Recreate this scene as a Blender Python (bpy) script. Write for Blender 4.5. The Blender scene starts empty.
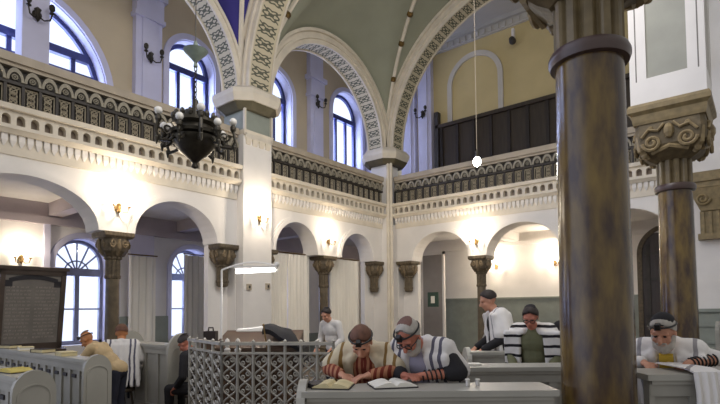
import bpy, bmesh, random
from math import *
from mathutils import Vector as V, Matrix
random.seed(7)
C = bpy.context.scene.collection
SC = bpy.context.scene
PI = pi
# ------------------------------------------------------------------ helpers
ORG = {}
def s2l(c):
    c = c / 255.0
    return c / 12.92 if c <= 0.04045 else ((c + 0.055) / 1.055) ** 2.4
def rgb(r, g, b): return (s2l(r), s2l(g), s2l(b), 1.0)

def mat(name, col, rough=0.6, amt=0.12, scale=6.0, metal=0.0, bump=0.0, stretch=(1, 1, 1), col2=None, spec=0.5, lo=0.35, hi=0.65):
    m = bpy.data.materials.new(name); m.use_nodes = True
    nt = m.node_tree; b = nt.nodes['Principled BSDF']
    tc = nt.nodes.new('ShaderNodeTexCoord'); mp = nt.nodes.new('ShaderNodeMapping')
    mp.inputs['Scale'].default_value = stretch
    nz = nt.nodes.new('ShaderNodeTexNoise'); nz.inputs['Scale'].default_value = scale; nz.inputs['Detail'].default_value = 5
    rp = nt.nodes.new('ShaderNodeValToRGB')
    c1 = tuple(x * (1 - amt) for x in col[:3]) + (1,)
    c2 = col2 or tuple(min(1, x * (1 + amt)) for x in col[:3]) + (1,)
    if col2: c1 = col
    rp.color_ramp.elements[0].color = c1; rp.color_ramp.elements[1].color = c2
    rp.color_ramp.elements[0].position = lo; rp.color_ramp.elements[1].position = hi
    L = nt.links.new
    L(tc.outputs['Object'], mp.inputs['Vector']); L(mp.outputs['Vector'], nz.inputs['Vector'])
    L(nz.outputs['Fac'], rp.inputs['Fac']); L(rp.outputs['Color'], b.inputs['Base Color'])
    b.inputs['Roughness'].default_value = rough; b.inputs['Metallic'].default_value = metal
    b.inputs['Specular IOR Level'].default_value = spec
    if bump:
        bp = nt.nodes.new('ShaderNodeBump'); bp.inputs['Strength'].default_value = bump; bp.inputs['Distance'].default_value = 0.02
        L(nz.outputs['Fac'], bp.inputs['Height']); L(bp.outputs['Normal'], b.inputs['Normal'])
    return m

def emis(name, col, strength):
    m = bpy.data.materials.new(name); m.use_nodes = True
    b = m.node_tree.nodes['Principled BSDF']
    b.inputs['Base Color'].default_value = col
    b.inputs['Emission Color'].default_value = col; b.inputs['Emission Strength'].default_value = strength
    return m

def stripes(name, base, dark, axis, freq, lo, hi, thr=0.5, rough=0.8):
    """cloth with woven stripes along one object axis, only between lo and hi of that axis"""
    m = bpy.data.materials.new(name); m.use_nodes = True
    nt = m.node_tree; b = nt.nodes['Principled BSDF']; L = nt.links.new
    tc = nt.nodes.new('ShaderNodeTexCoord'); sp = nt.nodes.new('ShaderNodeSeparateXYZ')
    L(tc.outputs['Object'], sp.inputs[0])
    def mth(op, a, v=None):
        n = nt.nodes.new('ShaderNodeMath'); n.operation = op
        if isinstance(a, (int, float)): n.inputs[0].default_value = a
        else: L(a, n.inputs[0])
        if v is not None:
            if isinstance(v, (int, float)): n.inputs[1].default_value = v
            else: L(v, n.inputs[1])
        return n.outputs[0]
    nz = nt.nodes.new('ShaderNodeTexNoise'); nz.inputs['Scale'].default_value = 7
    L(tc.outputs['Object'], nz.inputs['Vector'])
    a = mth('ABSOLUTE', sp.outputs[axis])
    w = mth('ADD', a, mth('MULTIPLY', mth('SUBTRACT', nz.outputs['Fac'], 0.5), 0.03))
    fr = mth('FRACT', mth('MULTIPLY', w, freq))
    st = mth('LESS_THAN', fr, thr)
    msk = mth('MULTIPLY', mth('GREATER_THAN', w, lo), mth('LESS_THAN', w, hi))
    f = mth('MULTIPLY', st, msk)
    mx = nt.nodes.new('ShaderNodeMix'); mx.data_type = 'RGBA'
    L(f, mx.inputs['Factor']); mx.inputs['A'].default_value = base; mx.inputs['B'].default_value = dark
    L(mx.outputs['Result'], b.inputs['Base Color']); b.inputs['Roughness'].default_value = rough
    b.inputs['Specular IOR Level'].default_value = 0.2
    bp = nt.nodes.new('ShaderNodeBump'); bp.inputs['Strength'].default_value = 0.35; bp.inputs['Distance'].default_value = 0.03
    L(nz.outputs['Fac'], bp.inputs['Height']); L(bp.outputs['Normal'], b.inputs['Normal'])
    return m

class MB:
    def __init__(s): s.b = bmesh.new()
    def hexa(s, p):
        v = [s.b.verts.new(q) for q in p]
        for f in ((0, 3, 2, 1), (4, 5, 6, 7), (0, 1, 5, 4), (1, 2, 6, 5), (2, 3, 7, 6), (3, 0, 4, 7)):
            s.b.faces.new([v[i] for i in f])
        return s
    def box(s, x0, x1, y0, y1, z0, z1, M=None):
        p = [V(q) for q in ((x0, y0, z0), (x1, y0, z0), (x1, y1, z0), (x0, y1, z0), (x0, y0, z1), (x1, y0, z1), (x1, y1, z1), (x0, y1, z1))]
        if M is not None: p = [M @ q for q in p]
        return s.hexa(p)
    def frustum(s, x, y, z0, z1, h0, h1):
        """square frustum centred x,y half sizes h0 at z0 and h1 at z1"""
        return s.hexa([(x-h0, y-h0, z0), (x+h0, y-h0, z0), (x+h0, y+h0, z0), (x-h0, y+h0, z0), (x-h1, y-h1, z1), (x+h1, y-h1, z1), (x+h1, y+h1, z1), (x-h1, y+h1, z1)])
    def rings(s, rings, closed=True, cap=True):
        rv = [[s.b.verts.new(q) for q in r] for r in rings]
        n = len(rv[0])
        for a, c in zip(rv, rv[1:]):
            for i in range(n if closed else n - 1):
                j = (i + 1) % n
                s.b.faces.new((a[i], a[j], c[j], c[i]))
        if cap and closed:
            s.b.faces.new(rv[0][::-1]); s.b.faces.new(rv[-1])
        return s
    def lathe(s, prof, c=(0, 0, 0), n=24, rot=None, flute=0.0, nf=0):
        rs = []
        for r, z in prof:
            ring = []
            for i in range(n):
                a = 2 * PI * i / n
                rr = max(r, 1e-4) * (1 - flute * max(0, cos(a * nf))) if nf else max(r, 1e-4)
                q = V((rr * cos(a), rr * sin(a), z))
                if rot is not None: q = rot @ q
                ring.append(q + V(c))
            rs.append(ring)
        return s.rings(rs)
    def tube(s, pts, r, n=6, closed=False):
        pts = [V(p) for p in pts]; rs = []; N = len(pts)
        up = None
        for i, p in enumerate(pts):
            if closed: t = pts[(i + 1) % N] - pts[i - 1]
            else: t = pts[min(i + 1, N - 1)] - pts[max(i - 1, 0)]
            t = t.normalized() if t.length > 1e-9 else V((0, 0, 1))
            if up is None: up = V((0, 0, 1)) if abs(t.z) < 0.9 else V((1, 0, 0))
            a = t.cross(up)
            if a.length < 1e-4: a = t.orthogonal()
            a.normalize(); b = t.cross(a).normalized(); up = -b if b.dot(up) < 0 else b
            a = t.cross(up).normalized(); b = t.cross(a).normalized()
            rad = r[i] if isinstance(r, (list, tuple)) else r
            rs.append([p + a * (rad * cos(2 * PI * k / n)) + b * (rad * sin(2 * PI * k / n)) for k in range(n)])
        if closed:
            rs.append(rs[0]); return s.rings(rs, cap=False)
        return s.rings(rs)
    def ball(s, c, r, n=12, M=None):
        if isinstance(r, (int, float)): r = (r, r, r)
        m = n // 2 + 1; rs = []
        for j in range(m + 1):
            t = -PI / 2 + PI * (j + .02 if j == 0 else j - .02 if j == m else j) / m
            ring = []
            for i in range(n):
                q = V((r[0] * cos(t) * cos(2 * PI * i / n), r[1] * cos(t) * sin(2 * PI * i / n), r[2] * sin(t)))
                if M is not None: q = M @ q
                ring.append(q + V(c))
            rs.append(ring)
        return s.rings(rs)
    def limb(s, p0, p1, r0, r1, n=12):
        """tapered capsule"""
        p0, p1 = V(p0), V(p1); t = (p1 - p0)
        L = t.length; t = t.normalized() if L > 1e-6 else V((0, 0, 1))
        a = t.orthogonal().normalized(); b = t.cross(a); rs = []
        for k in range(4):
            th = -PI / 2 * (1 - k / 3.2 - .03)
            rs.append((p0 + t * (r0 * sin(th)), r0 * cos(th)))
        for k in range(4):
            th = PI / 2 * ((k + .15) / 3.2)
            rs.append((p1 + t * (r1 * sin(th)), r1 * cos(th)))
        return s.rings([[c + a * (r * cos(2 * PI * i / n)) + b * (r * sin(2 * PI * i / n)) for i in range(n)] for c, r in rs])
    def prism(s, poly, off):
        """closed polygon (3-D points) extruded by vector off"""
        a = [s.b.verts.new(V(p)) for p in poly]; c = [s.b.verts.new(V(p) + V(off)) for p in poly]
        n = len(a)
        s.b.faces.new(a[::-1]); s.b.faces.new(c)
        for i in range(n):
            j = (i + 1) % n; s.b.faces.new((a[i], a[j], c[j], c[i]))
        return s
    def build(s, name, m, parent=None, smooth=False, uv=None):
        o = ORG.get(parent.name, V((0, 0, 0))) if parent is not None else V((0, 0, 0))
        if o.length > 0:
            for v in s.b.verts: v.co -= o
        bmesh.ops.recalc_face_normals(s.b, faces=s.b.faces)
        me = bpy.data.meshes.new(name); s.b.to_mesh(me); s.b.free()
        me.materials.append(m)
        if smooth:
            for p in me.polygons: p.use_smooth = True
            try: me.set_sharp_from_angle(angle=radians(40))
            except Exception: pass
        ob = bpy.data.objects.new(name, me); C.objects.link(ob)
        if parent is not None: ob.parent = parent; ORG[ob.name] = o
        return ob

def tag(o, label, cat, group=None):
    o['label'] = label; o['category'] = cat
    if group: o['group'] = group
    return o
def thing(name, label, cat, loc=(0, 0, 0), group=None):
    o = bpy.data.objects.new(name, None); C.objects.link(o); o.location = loc
    o.empty_display_size = .1
    ORG[o.name] = V(loc)
    return tag(o, label, cat, group)
def struct(o): o['kind'] = 'structure'; return o
def copy_tree(o, parent=None):
    c = o.copy(); C.objects.link(c)
    if parent is not None: c.parent = parent
    for ch in list(o.children): copy_tree(ch, c)
    return c
def place(proto, first, loc, rz, label, group=None):
    o = proto if first else copy_tree(proto)
    o.location = loc; o.rotation_euler = (0, 0, rz); o['label'] = label
    if group: o['group'] = group
    return o

# ------------------------------------------------------------------ camera
F = 498.9; PSI = atan(22 / F); YAW = radians(39.1); ROLL = radians(-0.45); EYE = V((0, 0, 1.5))
fw = V((-sin(YAW) * cos(PSI), cos(YAW) * cos(PSI), sin(PSI))); r0 = V((cos(YAW), sin(YAW), 0)); u0 = r0.cross(fw)
rt = r0 * cos(ROLL) + u0 * sin(ROLL); up = u0 * cos(ROLL) - r0 * sin(ROLL)
cd = bpy.data.cameras.new('camera'); cam = bpy.data.objects.new('camera', cd); C.objects.link(cam)
cd.sensor_width = 36; cd.lens = F / 720 * 36; cd.shift_y = 85 / 720; cd.clip_end = 200
R = Matrix((rt, up, -fw)).transposed().to_4x4(); R.translation = EYE
cam.matrix_world = R; SC.camera = cam
def cxy(lat, d):
    """floor position at camera-relative side offset and distance"""
    return V((-sin(YAW) * d + cos(YAW) * lat, cos(YAW) * d + sin(YAW) * lat, 0))
FW2 = V((-sin(YAW), cos(YAW), 0)); RT2 = V((cos(YAW), sin(YAW), 0))

# ------------------------------------------------------------------ materials
M_white = mat('white_plaster', rgb(230, 226, 222), .75, .05, 1.5)
M_trim = mat('cream_moulding', rgb(220, 211, 195), .7, .07, 3)
M_tan = mat('tan_upper_wall', rgb(196, 180, 150), .8, .05, 1.2)
M_yellow = mat('ochre_upper_wall', rgb(198, 180, 132), .8, .05, 1.2)
M_lav = mat('daylight_tinted_reveal_paint', rgb(204, 202, 222), .7, .04, 2)  # pale paint pushed to lavender, putting blue window daylight into the base colour
M_rail = mat('stone_grey_rail', rgb(176, 164, 146), .7, .08, 4)
M_rose = mat('grey_rosette_stone', rgb(156, 149, 133), .7, .12, 8)
M_black = mat('blackened_board', rgb(56, 51, 47), .6, .2, 6)
M_latt = mat('grey_lattice_metal', rgb(168, 158, 138), .55, .15, 9)
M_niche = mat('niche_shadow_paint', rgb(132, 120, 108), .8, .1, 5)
M_brown = mat('dark_carved_stone', rgb(92, 80, 62), .6, .3, 14, bump=.3)
M_olive = mat('olive_stone', rgb(132, 115, 80), .55, .2, 9, bump=.2)
M_shaft = mat('polished_brown_stone', rgb(60, 42, 32), .2, .3, 5, stretch=(2.0, 2.0, .6), col2=rgb(128, 104, 50), spec=.55, lo=.38, hi=.78)
M_collar = mat('dark_collar_stone', rgb(74, 58, 54), .3, .15, 8)
M_soff_bg = None
M_vault = mat('grey_green_vault', rgb(150, 152, 134), .8, .05, 1.2)
M_vaultblue = mat('dark_blue_vault', rgb(50, 44, 120), .8, .1, 1.2)
M_ceil = mat('grey_gallery_ceiling', rgb(188, 184, 176), .8, .05, 1)
M_floor = mat('brown_floor', rgb(96, 84, 74), .5, .15, 3)
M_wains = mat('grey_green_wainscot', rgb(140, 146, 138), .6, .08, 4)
M_frame = mat('blue_window_frame', rgb(46, 52, 104), .5, .1, 5)
M_greyframe = mat('grey_window_frame', rgb(128, 130, 150), .5, .1, 5)
M_wood = mat('dark_brown_panel_wood', rgb(58, 48, 36), .5, .2, 3, stretch=(6, 6, .6))
M_doorw = mat('dark_door_wood', rgb(60, 50, 48), .5, .15, 3, stretch=(6, 6, .6))
M_pew = mat('grey_painted_pew', rgb(158, 155, 146), .45, .06, 4)
M_pewtop = mat('grey_pew_ledge', rgb(168, 165, 156), .4, .06, 4)
M_curt = mat('cream_curtain_cloth', rgb(236, 231, 221), .9, .05, 3, stretch=(3, 3, .3))
M_bronze = mat('dark_bronze', rgb(58, 54, 46), .4, .3, 12, metal=.6)
M_brass = mat('old_brass', rgb(120, 96, 56), .4, .2, 12, metal=.7)
M_patina = mat('green_patina', rgb(120, 132, 122), .6, .15, 10)
M_bulb = emis('lit_bulb', (1, .84, .6, 1), 16)
M_globe = mat('white_glass_globe', rgb(225, 222, 216), .25, .03, 4)
M_tube = emis('lit_tube', (1, .98, .95, 1), 6)
M_pend = emis('bright_pendant', (.95, 1, .95, 1), 40)
M_silver = mat('silver_painted_iron', rgb(172, 168, 160), .4, .12, 10, metal=.35)
M_bimah = mat('brown_bimah_wood', rgb(78, 58, 44), .5, .2, 4)
M_velvet = mat('black_velvet', rgb(22, 20, 26), .9, .2, 8)
M_whitecloth = mat('white_cloth', rgb(222, 218, 212), .85, .04, 6)
M_paper = mat('aged_paper', rgb(206, 192, 150), .8, .1, 10)
M_paper2 = mat('white_paper', rgb(228, 224, 214), .8, .05, 10)
M_cover = mat('dark_book_cover', rgb(46, 40, 44), .6, .2, 8)
M_sign = mat('grey_slate_board', rgb(122, 116, 110), .6, .12, 5)
M_signfr = mat('brown_board_frame', rgb(74, 62, 54), .5, .2, 4)
M_signtx = mat('pale_sign_lettering', rgb(172, 164, 154), .7, .1, 8)
M_signdk = mat('dark_sign_ribbon', rgb(46, 44, 48), .7, .1, 8)
M_skin = mat('skin', rgb(196, 142, 116), .55, .08, 12)
M_skinred = mat('ruddy_skin', rgb(188, 118, 96), .55, .1, 12)
M_skintan = mat('tanned_skin', rgb(182, 122, 78), .55, .1, 12)
M_blackcl = mat('black_cloth', rgb(30, 28, 32), .85, .15, 9)
M_navy = mat('navy_trouser_cloth', rgb(34, 36, 50), .85, .15, 9)
M_tanj = mat('tan_jacket_cloth', rgb(190, 166, 128), .85, .1, 9)
M_olivej = mat('olive_jacket_cloth', rgb(106, 106, 78), .85, .1, 9)
M_shirt = mat('lavender_grey_shirt', rgb(150, 146, 164), .85, .06, 9)
M_wshirt = mat('white_shirt_cloth', rgb(216, 212, 208), .85, .05, 9)
M_hairdk = mat('dark_hair', rgb(44, 34, 30), .6, .2, 30)
M_hairgr = mat('grey_hair', rgb(176, 170, 162), .7, .12, 30)
M_hairbr = mat('brown_hair', rgb(104, 70, 54), .7, .2, 30)
M_leather = mat('black_leather', rgb(20, 18, 18), .4, .1, 10)
M_yellowc = mat('yellow_cloth', rgb(206, 172, 60), .7, .12, 12)
M_glassdk = mat('dark_spectacle_rim', rgb(24, 22, 24), .3, .1, 8)
M_tal_grey = stripes('white_shawl_grey_stripes', rgb(222, 218, 216), rgb(96, 94, 108), 0, 17, .11, .235, .42)
M_tal_black = stripes('white_shawl_black_stripes', rgb(226, 222, 218), rgb(40, 38, 42), 2, 9, .75, 1.5, .28)
M_tal_cream = stripes('cream_shawl_brown_stripes', rgb(204, 192, 166), rgb(132, 104, 62), 0, 12, .12, .3, .3)
M_tal_white = stripes('white_shawl_pale_stripes', rgb(228, 224, 220), rgb(150, 146, 148), 0, 12, .12, .22, .35)
M_plaid = stripes('red_brown_striped_sleeve', rgb(168, 116, 88), rgb(112, 50, 38), 0, 22, 0, 2, .5)
M_green = mat('dark_green_frame', rgb(46, 70, 60), .5, .1, 6)

def soffit_mat():
    m = bpy.data.materials.new('stencilled_soffit'); m.use_nodes = True
    nt = m.node_tree; b = nt.nodes['Principled BSDF']; L = nt.links.new
    uv = nt.nodes.new('ShaderNodeUVMap'); sp = nt.nodes.new('ShaderNodeSeparateXYZ'); L(uv.outputs[0], sp.inputs[0])
    def mth(op, a, v=None, w=None):
        n = nt.nodes.new('ShaderNodeMath'); n.operation = op
        for k, x in enumerate((a, v, w)):
            if x is None: continue
            if isinstance(x, (int, float)): n.inputs[k].default_value = x
            else: L(x, n.inputs[k])
        return n.outputs[0]
    u = sp.outputs[0]; v = sp.outputs[1]
    fu = mth('SUBTRACT', mth('FRACT', mth('MULTIPLY', u, 2.2)), .5); fv = mth('SUBTRACT', v, .5)
    rr = mth('SQRT', mth('ADD', mth('MULTIPLY', fu, fu), mth('MULTIPLY', fv, fv)))
    ang = mth('ARCTAN2', fv, fu)
    pet = mth('ADD', rr, mth('MULTIPLY', mth('COSINE', mth('MULTIPLY', ang, 6)), .05))
    ring = mth('LESS_THAN', mth('ABSOLUTE', mth('SUBTRACT', pet, .30)), .055)
    core = mth('LESS_THAN', rr, .12)
    dia = mth('LESS_THAN', mth('ABSOLUTE', mth('SUBTRACT', mth('ABSOLUTE', fu), mth('ABSOLUTE', fv))), .05)
    pat = mth('MAXIMUM', mth('MAXIMUM', ring, core), dia)
    edge = mth('LESS_THAN', mth('ABSOLUTE', fv), .36)
    pat = mth('MULTIPLY', pat, edge)
    mx = nt.nodes.new('ShaderNodeMix'); mx.data_type = 'RGBA'
    mx.inputs['A'].default_value = rgb(204, 194, 168); mx.inputs['B'].default_value = rgb(98, 98, 84)
    L(pat, mx.inputs['Factor']); L(mx.outputs['Result'], b.inputs['Base Color']); b.inputs['Roughness'].default_value = .8
    return m
M_soff = soffit_mat()

# ------------------------------------------------------------------ architecture
XA, XAB = -9.35, -9.85      # arcade face and back
XO = -12.3                  # outer wall
YB, YBB = 12.9, 13.4        # back arcade face and back
YO = 15.6                   # back outer wall
def PA(u, z, d): return V((XA + d, u, z))          # d toward the nave
def PB(u, z, d): return V((u, YB - d, z))
def PO(u, z, d): return V((XO + d, u, z))
def PY(u, z, d): return V((u, YO - d, z))

def arch_z(u, o):
    uc, h, zs, rise = o[:4]
    t = min(1, abs(u - uc) / h)
    return zs + rise * sqrt(max(0, 1 - t * t))
def pierced(mb, P, u0, u1, z0, z1, ops, da, db, n=18):
    """wall with arched openings: (uc, half, spring z, rise, sill z)"""
    ops = sorted(ops); cur = u0
    def hx(a, b, la, lb, top):
        mb.hexa([P(a, la, da), P(b, lb, da), P(b, lb, db), P(a, la, db), P(a, top, da), P(b, top, da), P(b, top, db), P(a, top, db)])
    for o in ops:
        uc, h, zs, rise, sill = o
        if uc - h > cur: hx(cur, uc - h, z0, z0, z1)
        us = [uc - h * cos(PI * k / n) for k in range(n + 1)]
        for a, b in zip(us, us[1:]):
            hx(a, b, arch_z(a, o), arch_z(b, o), z1)
        if sill > z0: hx(uc - h, uc + h, z0, z0, sill)
        cur = uc + h
    if cur < u1: hx(cur, u1, z0, z0, z1)
    return mb
def arch_band(mb, P, o, w, da, db, n=24, legs=0.0):
    """moulding around an arched opening"""
    uc, h, zs, rise = o[:4]
    pts = [(uc - h * cos(PI * k / n), zs + rise * sin(PI * k / n), uc - (h + w) * cos(PI * k / n), zs + (rise + w) * sin(PI * k / n)) for k in range(n + 1)]
    if legs > 0:
        pts = [(uc - h, zs - legs, uc - h - w, zs - legs)] + pts + [(uc + h, zs - legs, uc + h + w, zs - legs)]
    for a, b in zip(pts, pts[1:]):
        mb.hexa([P(a[0], a[1], da), P(b[0], b[1], da), P(b[0], b[1], db), P(a[0], a[1], db), P(a[2], a[3], da), P(b[2], b[3], da), P(b[2], b[3], db), P(a[2], a[3], db)])
    return mb
def wbox(mb, P, u0, u1, z0, z1, d0, d1):
    return mb.hexa([P(u0, z0, d0), P(u1, z0, d0), P(u1, z0, d1), P(u0, z0, d1), P(u0, z1, d0), P(u1, z1, d0), P(u1, z1, d1), P(u0, z1, d1)])

# floor
struct(MB().box(-16, 6, -4, 20, -.2, 0).build('floor', M_floor))

# arcade openings (uc, half, spring, rise, sill)
OPA = [(.35, .9, 2.97, .78, 0), (2.83, 1.15, 2.97, .76, 0), (5.57, .92, 2.97, .76, 0), (8.92, .74, 2.97, .78, 0), (11.38, .74, 2.97, .76, 0)]
OPB = [(-7.42, .95, 2.97, .80, 0), (-4.96, .98, 2.97, .80, 0), (-2.5, .98, 2.97, .82, 0)]
struct(pierced(MB(), PA, -1.5, 13.0, 2.97, 4.15, OPA, -.5, 0).build('wall_left', M_white))
struct(pierced(MB(), PB, -9.35, -1.2, 2.97, 4.15, OPB, -.5, 0).build('wall_back', M_white))
# solid feet of the arcade at piers and corner
m = MB()
wbox(m, PA, 7.04, 7.96, 0, 2.97, -.5, -.04); wbox(m, PA, 6.52, 7.04, 0, 2.97, -.5, -.34); wbox(m, PA, 7.96, 8.14, 0, 2.97, -.5, -.34); wbox(m, PA, 12.7, 13.4, 0, 2.97, -.5, -.02); wbox(m, PA, 12.16, 12.7, 0, 2.97, -.5, -.34)
struct(m.build('wall_left_pier', M_white))
m = MB(); wbox(m, PB, -9.35, -8.95, 0, 2.97, -.5, -.02); wbox(m, PB, -8.95, -8.42, 0, 2.97, -.5, -.34); struct(m.build('wall_back_pier', M_white))
# archivolts
n = 1
for P, ops in ((PA, OPA), (PB, OPB)):
    m = MB()
    for o in ops:
        arch_band(m, P, o, .09, 0, .05); arch_band(m, P, (o[0], o[1] + .09, o[2], o[3] + .09), .05, 0, .03)
    struct(m.build('trim_%d' % n, M_white)); n += 1

# right-hand end of back wall (white, with grey-green wainscot)
struct(MB().box(-1.2, 3.0, 12.85, 13.3, 1.42, 11).build('wall_back_right', M_white))
m = MB().box(-1.25, 3.0, 12.8, 13.3, 0, 1.42)
for k in range(3): m.box(-1.27, 3, 12.77, 12.8, .35 + .36 * k, .4 + .36 * k)
m.box(-1.3, 3, 12.74, 12.8, 1.38, 1.45)
struct(m.build('baseboard_back_right', M_wains))

# outer walls ---------------------------------------------------------------
WLO = [(1.2, .6, 2.6, .6, .72), (4.92, .6, 2.6, .6, .72), (7.75, .62, 2.6, .6, .72), (10.8, .6, 2.6, .6, .72), (14.0, .6, 2.6, .6, .72)]
WUP = [(3.45, 1.95, 6.7, 1.95, 5.8), (7.73, .73, 8.33, .73, 5.6), (10.75, .78, 8.65, .78, 5.6), (14.42, .86, 8.95, .9, 5.6)]
struct(pierced(MB(), PO, -1.5, 16.0, 0, 3.9, WLO, -.45, 0).build('wall_left_outer', M_white))
struct(pierced(MB(), PO, -1.5, 16.0, 3.9, 11.4, WUP, -.45, 0).build('wall_left_upper', M_tan))
struct(MB().box(-12.7, 3, YO, YO + .4, 0, 4.0).build('wall_back_outer', M_white))
struct(MB().box(-12.7, 3, YO, YO + .4, 4.0, 11.4).build('wall_back_upper', M_yellow))
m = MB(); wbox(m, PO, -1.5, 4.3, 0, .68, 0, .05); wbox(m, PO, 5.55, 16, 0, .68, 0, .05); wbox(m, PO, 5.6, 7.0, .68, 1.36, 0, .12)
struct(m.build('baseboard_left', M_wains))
m = MB(); wbox(m, PY, -12.3, -2.6, 0, 1.78, 0, .05); wbox(m, PY, -12.3, -2.6, 1.78, 1.84, 0, .08)
struct(m.build('baseboard_back', M_wains))
# beams and cornices of the aisles
m = MB(); wbox(m, PO, -1.5, 15.6, 3.42, 3.58, 0, .12); wbox(m, PO, -1.5, 15.6, 3.58, 3.9, 0, .05)
for yy in (4.3, 7.4, 10.05): m.box(XO, XAB, yy - .14, yy + .14, 3.62, 3.9)
struct(m.build('trim_3', mat('lavender_beam', rgb(176, 166, 170), .7, .05, 3)))
m = MB(); wbox(m, PY, -12.3, 3, 3.5, 3.62, 0, .12)
for xx in (-6.2, -3.73): m.box(xx - .14, xx + .14, YBB, YO, 3.62, 3.9)
struct(m.build('trim_4', M_white))
struct(MB().box(-12.7, XAB + .02, -1.5, 16, 3.9, 4.12).build('ceiling_left_aisle', M_white))
struct(MB().box(XAB + .02, 3, YBB - .02, 16, 3.9, 4.12).build('ceiling_back_aisle', M_white))
struct(MB().box(-12.7, -9.2, -1.5, 16, 11.1, 11.3).build('ceiling_left_gallery', M_tan))
struct(MB().box(-9.2, 3, 13.2, 16, 11.1, 11.3).build('ceiling_back_gallery', M_ceil))
# pilasters
m = MB()
wbox(m, PO, .9, 1.5, 4.1, 11, 0, .2)
for a, b in ((6.02, 6.72), (9.0, 9.6), (12.25, 12.9)):
    wbox(m, PO, a, b, 4.1, 9.0, 0, .18); wbox(m, PO, a + .16, b - .16, 4.1, 9.0, .18, .22)
    wbox(m, PO, a - .06, b + .06, 9.0, 9.1, 0, .26); wbox(m, PO, a - .02, b + .02, 9.1, 9.6, 0, .24); wbox(m, PO, a - .1, b + .1, 9.6, 9.75, 0, .3)
    wbox(m, PO, a, b, 9.75, 11.1, 0, .18)
for a, b in ((5.98, 6.6), (4.08, 4.2)): wbox(m, PO, a, b, .68, 3.42, 0, .1)
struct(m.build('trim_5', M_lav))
# pier standing in front of the big lunette window
m = MB().box(-11.75, -11.35, 3.32, 3.81, 4.4, 11.1)
m.box(-11.8, -11.3, 3.27, 3.86, 4.12, 4.4)
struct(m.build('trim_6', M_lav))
m = MB()
for a, b in ((-10.45, -9.85), (-9.7, -9.15)): wbox(m, PY, a, b, 4.1, 10.6, 0, .2); wbox(m, PY, a + .15, b - .15, 4.1, 10.6, .2, .24)
wbox(m, PY, -12.3, -11.5, 4.1, 11, 0, .12)
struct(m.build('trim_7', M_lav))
# back upper wall: blind arch, frieze, wooden panelling
m = MB(); arch_band(m, PY, (-7.52, .86, 9.3, .86), .17, 0, .07, legs=5.2)
struct(m.build('trim_8', mat('greyish_blind_arch', rgb(196, 190, 180), .8, .05, 2)))
m = MB(); wbox(m, PY, -9.15, 3, 10.98, 11.1, 0, .22); wbox(m, PY, -9.15, 3, 10.72, 10.98, 0, .1)
k = -9.1
while k < 0: wbox(m, PY, k, k + .13, 10.76, 10.94, .1, .15); k += .24
struct(m.build('trim_9', M_ceil))
t = thing('wooden_wall_panelling', 'tall dark brown wooden panelling along the rear gallery below the blind arch', 'panelling', (-6, YO, 4.12))
m = MB(); wbox(m, PY, -8.85, -1.5, 4.12, 7.95, .08, .14); m.build('board', M_wood, t)
m = MB(); k = -8.8
while k < -1.6:
    wbox(m, PY, k, k + .1, 4.12, 7.9, .14, .2); k += .62
m.build('batten', mat('darker_wood', rgb(40, 32, 26), .5, .2, 3), t)
m = MB(); wbox(m, PY, -8.95, -1.5, 7.9, 8.02, .08, .26); m.build('cap_rail', M_wood, t)
m = MB(); wbox(m, PY, -9.0, -8.84, 4.12, 8.5, .06, .26); m.build('end_post', M_black, t)

# windows -------------------------------------------------------------------
M_glass = bpy.data.materials.new('window_glass'); M_glass.use_nodes = True
nt = M_glass.node_tree; nt.nodes.clear()
out = nt.nodes.new('ShaderNodeOutputMaterial'); tr = nt.nodes.new('ShaderNodeBsdfTransparent'); gl = nt.nodes.new('ShaderNodeBsdfGlossy'); mx = nt.nodes.new('ShaderNodeMixShader')
tr.inputs[0].default_value = (.95, .97, 1, 1); gl.inputs['Roughness'].default_value = .05; mx.inputs[0].default_value = .06
nt.links.new(tr.outputs[0], mx.inputs[1]); nt.links.new(gl.outputs[0], mx.inputs[2]); nt.links.new(mx.outputs[0], out.inputs[0])
def window(i, o, mf, nv, transom, nrad=0, fw_=.09, surround=.14, bars=()):
    uc, h, zs, rise, sill = o
    w = bpy.data.objects.new('window_%d' % i, None); C.objects.link(w); w.location = PO(uc, sill, -.35); ORG[w.name] = V(w.location); struct(w)
    m = MB(); arch_band(m, PO, (uc, h - fw_, zs, rise - fw_), fw_, -.40, -.30, legs=zs - sill)
    wbox(m, PO, uc - h, uc + h, sill, sill + fw_, -.40, -.30)
    m.build('frame', mf, w)
    m = MB()
    wbox(m, PO, uc - h, uc + h, transom - .09, transom + .09, -.42, -.28)
    for k in range(1, nv + 1):
        u = uc - h + 2 * h * k / (nv + 1)
        wbox(m, PO, u - .05, u + .05, sill, transom - .09, -.39, -.31)
    for z in bars: wbox(m, PO, uc - h, uc + h, z - .018, z + .018, -.37, -.33)
    for k in range(1, nrad + 1):
        a = PI * k / (nrad + 1); c = V((0, 0, 0))
        p0 = PO(uc, transom, -.35); p1 = PO(uc + (h - .05) * cos(a), zs + (rise - .05) * sin(a), -.35)
        m.tube([p0, p1], .02, 4)
    if nrad:
        m.tube([PO(uc + h * .45 * cos(PI * k / 10), transom + rise * .45 * sin(PI * k / 10), -.35) for k in range(11)], .018, 4)
    m.build('glazing_bar', mf, w)
    m = MB(); nseg = 16
    poly = [PO(uc - h, sill, -.36), PO(uc + h, sill, -.36)] + [PO(uc + h * cos(PI * k / nseg), zs + rise * sin(PI * k / nseg), -.36) for k in range(nseg + 1)]
    v = [m.b.verts.new(p) for p in poly]; m.b.faces.new(v); m.build('glass', M_glass, w)
    if surround:
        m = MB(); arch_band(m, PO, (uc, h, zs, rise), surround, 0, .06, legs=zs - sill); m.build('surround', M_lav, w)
    m = MB(); arch_band(m, PO, (uc, h - .02, zs, rise - .02), .02, -.3, .0, legs=zs - sill); m.build('reveal', M_lav, w)
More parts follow.
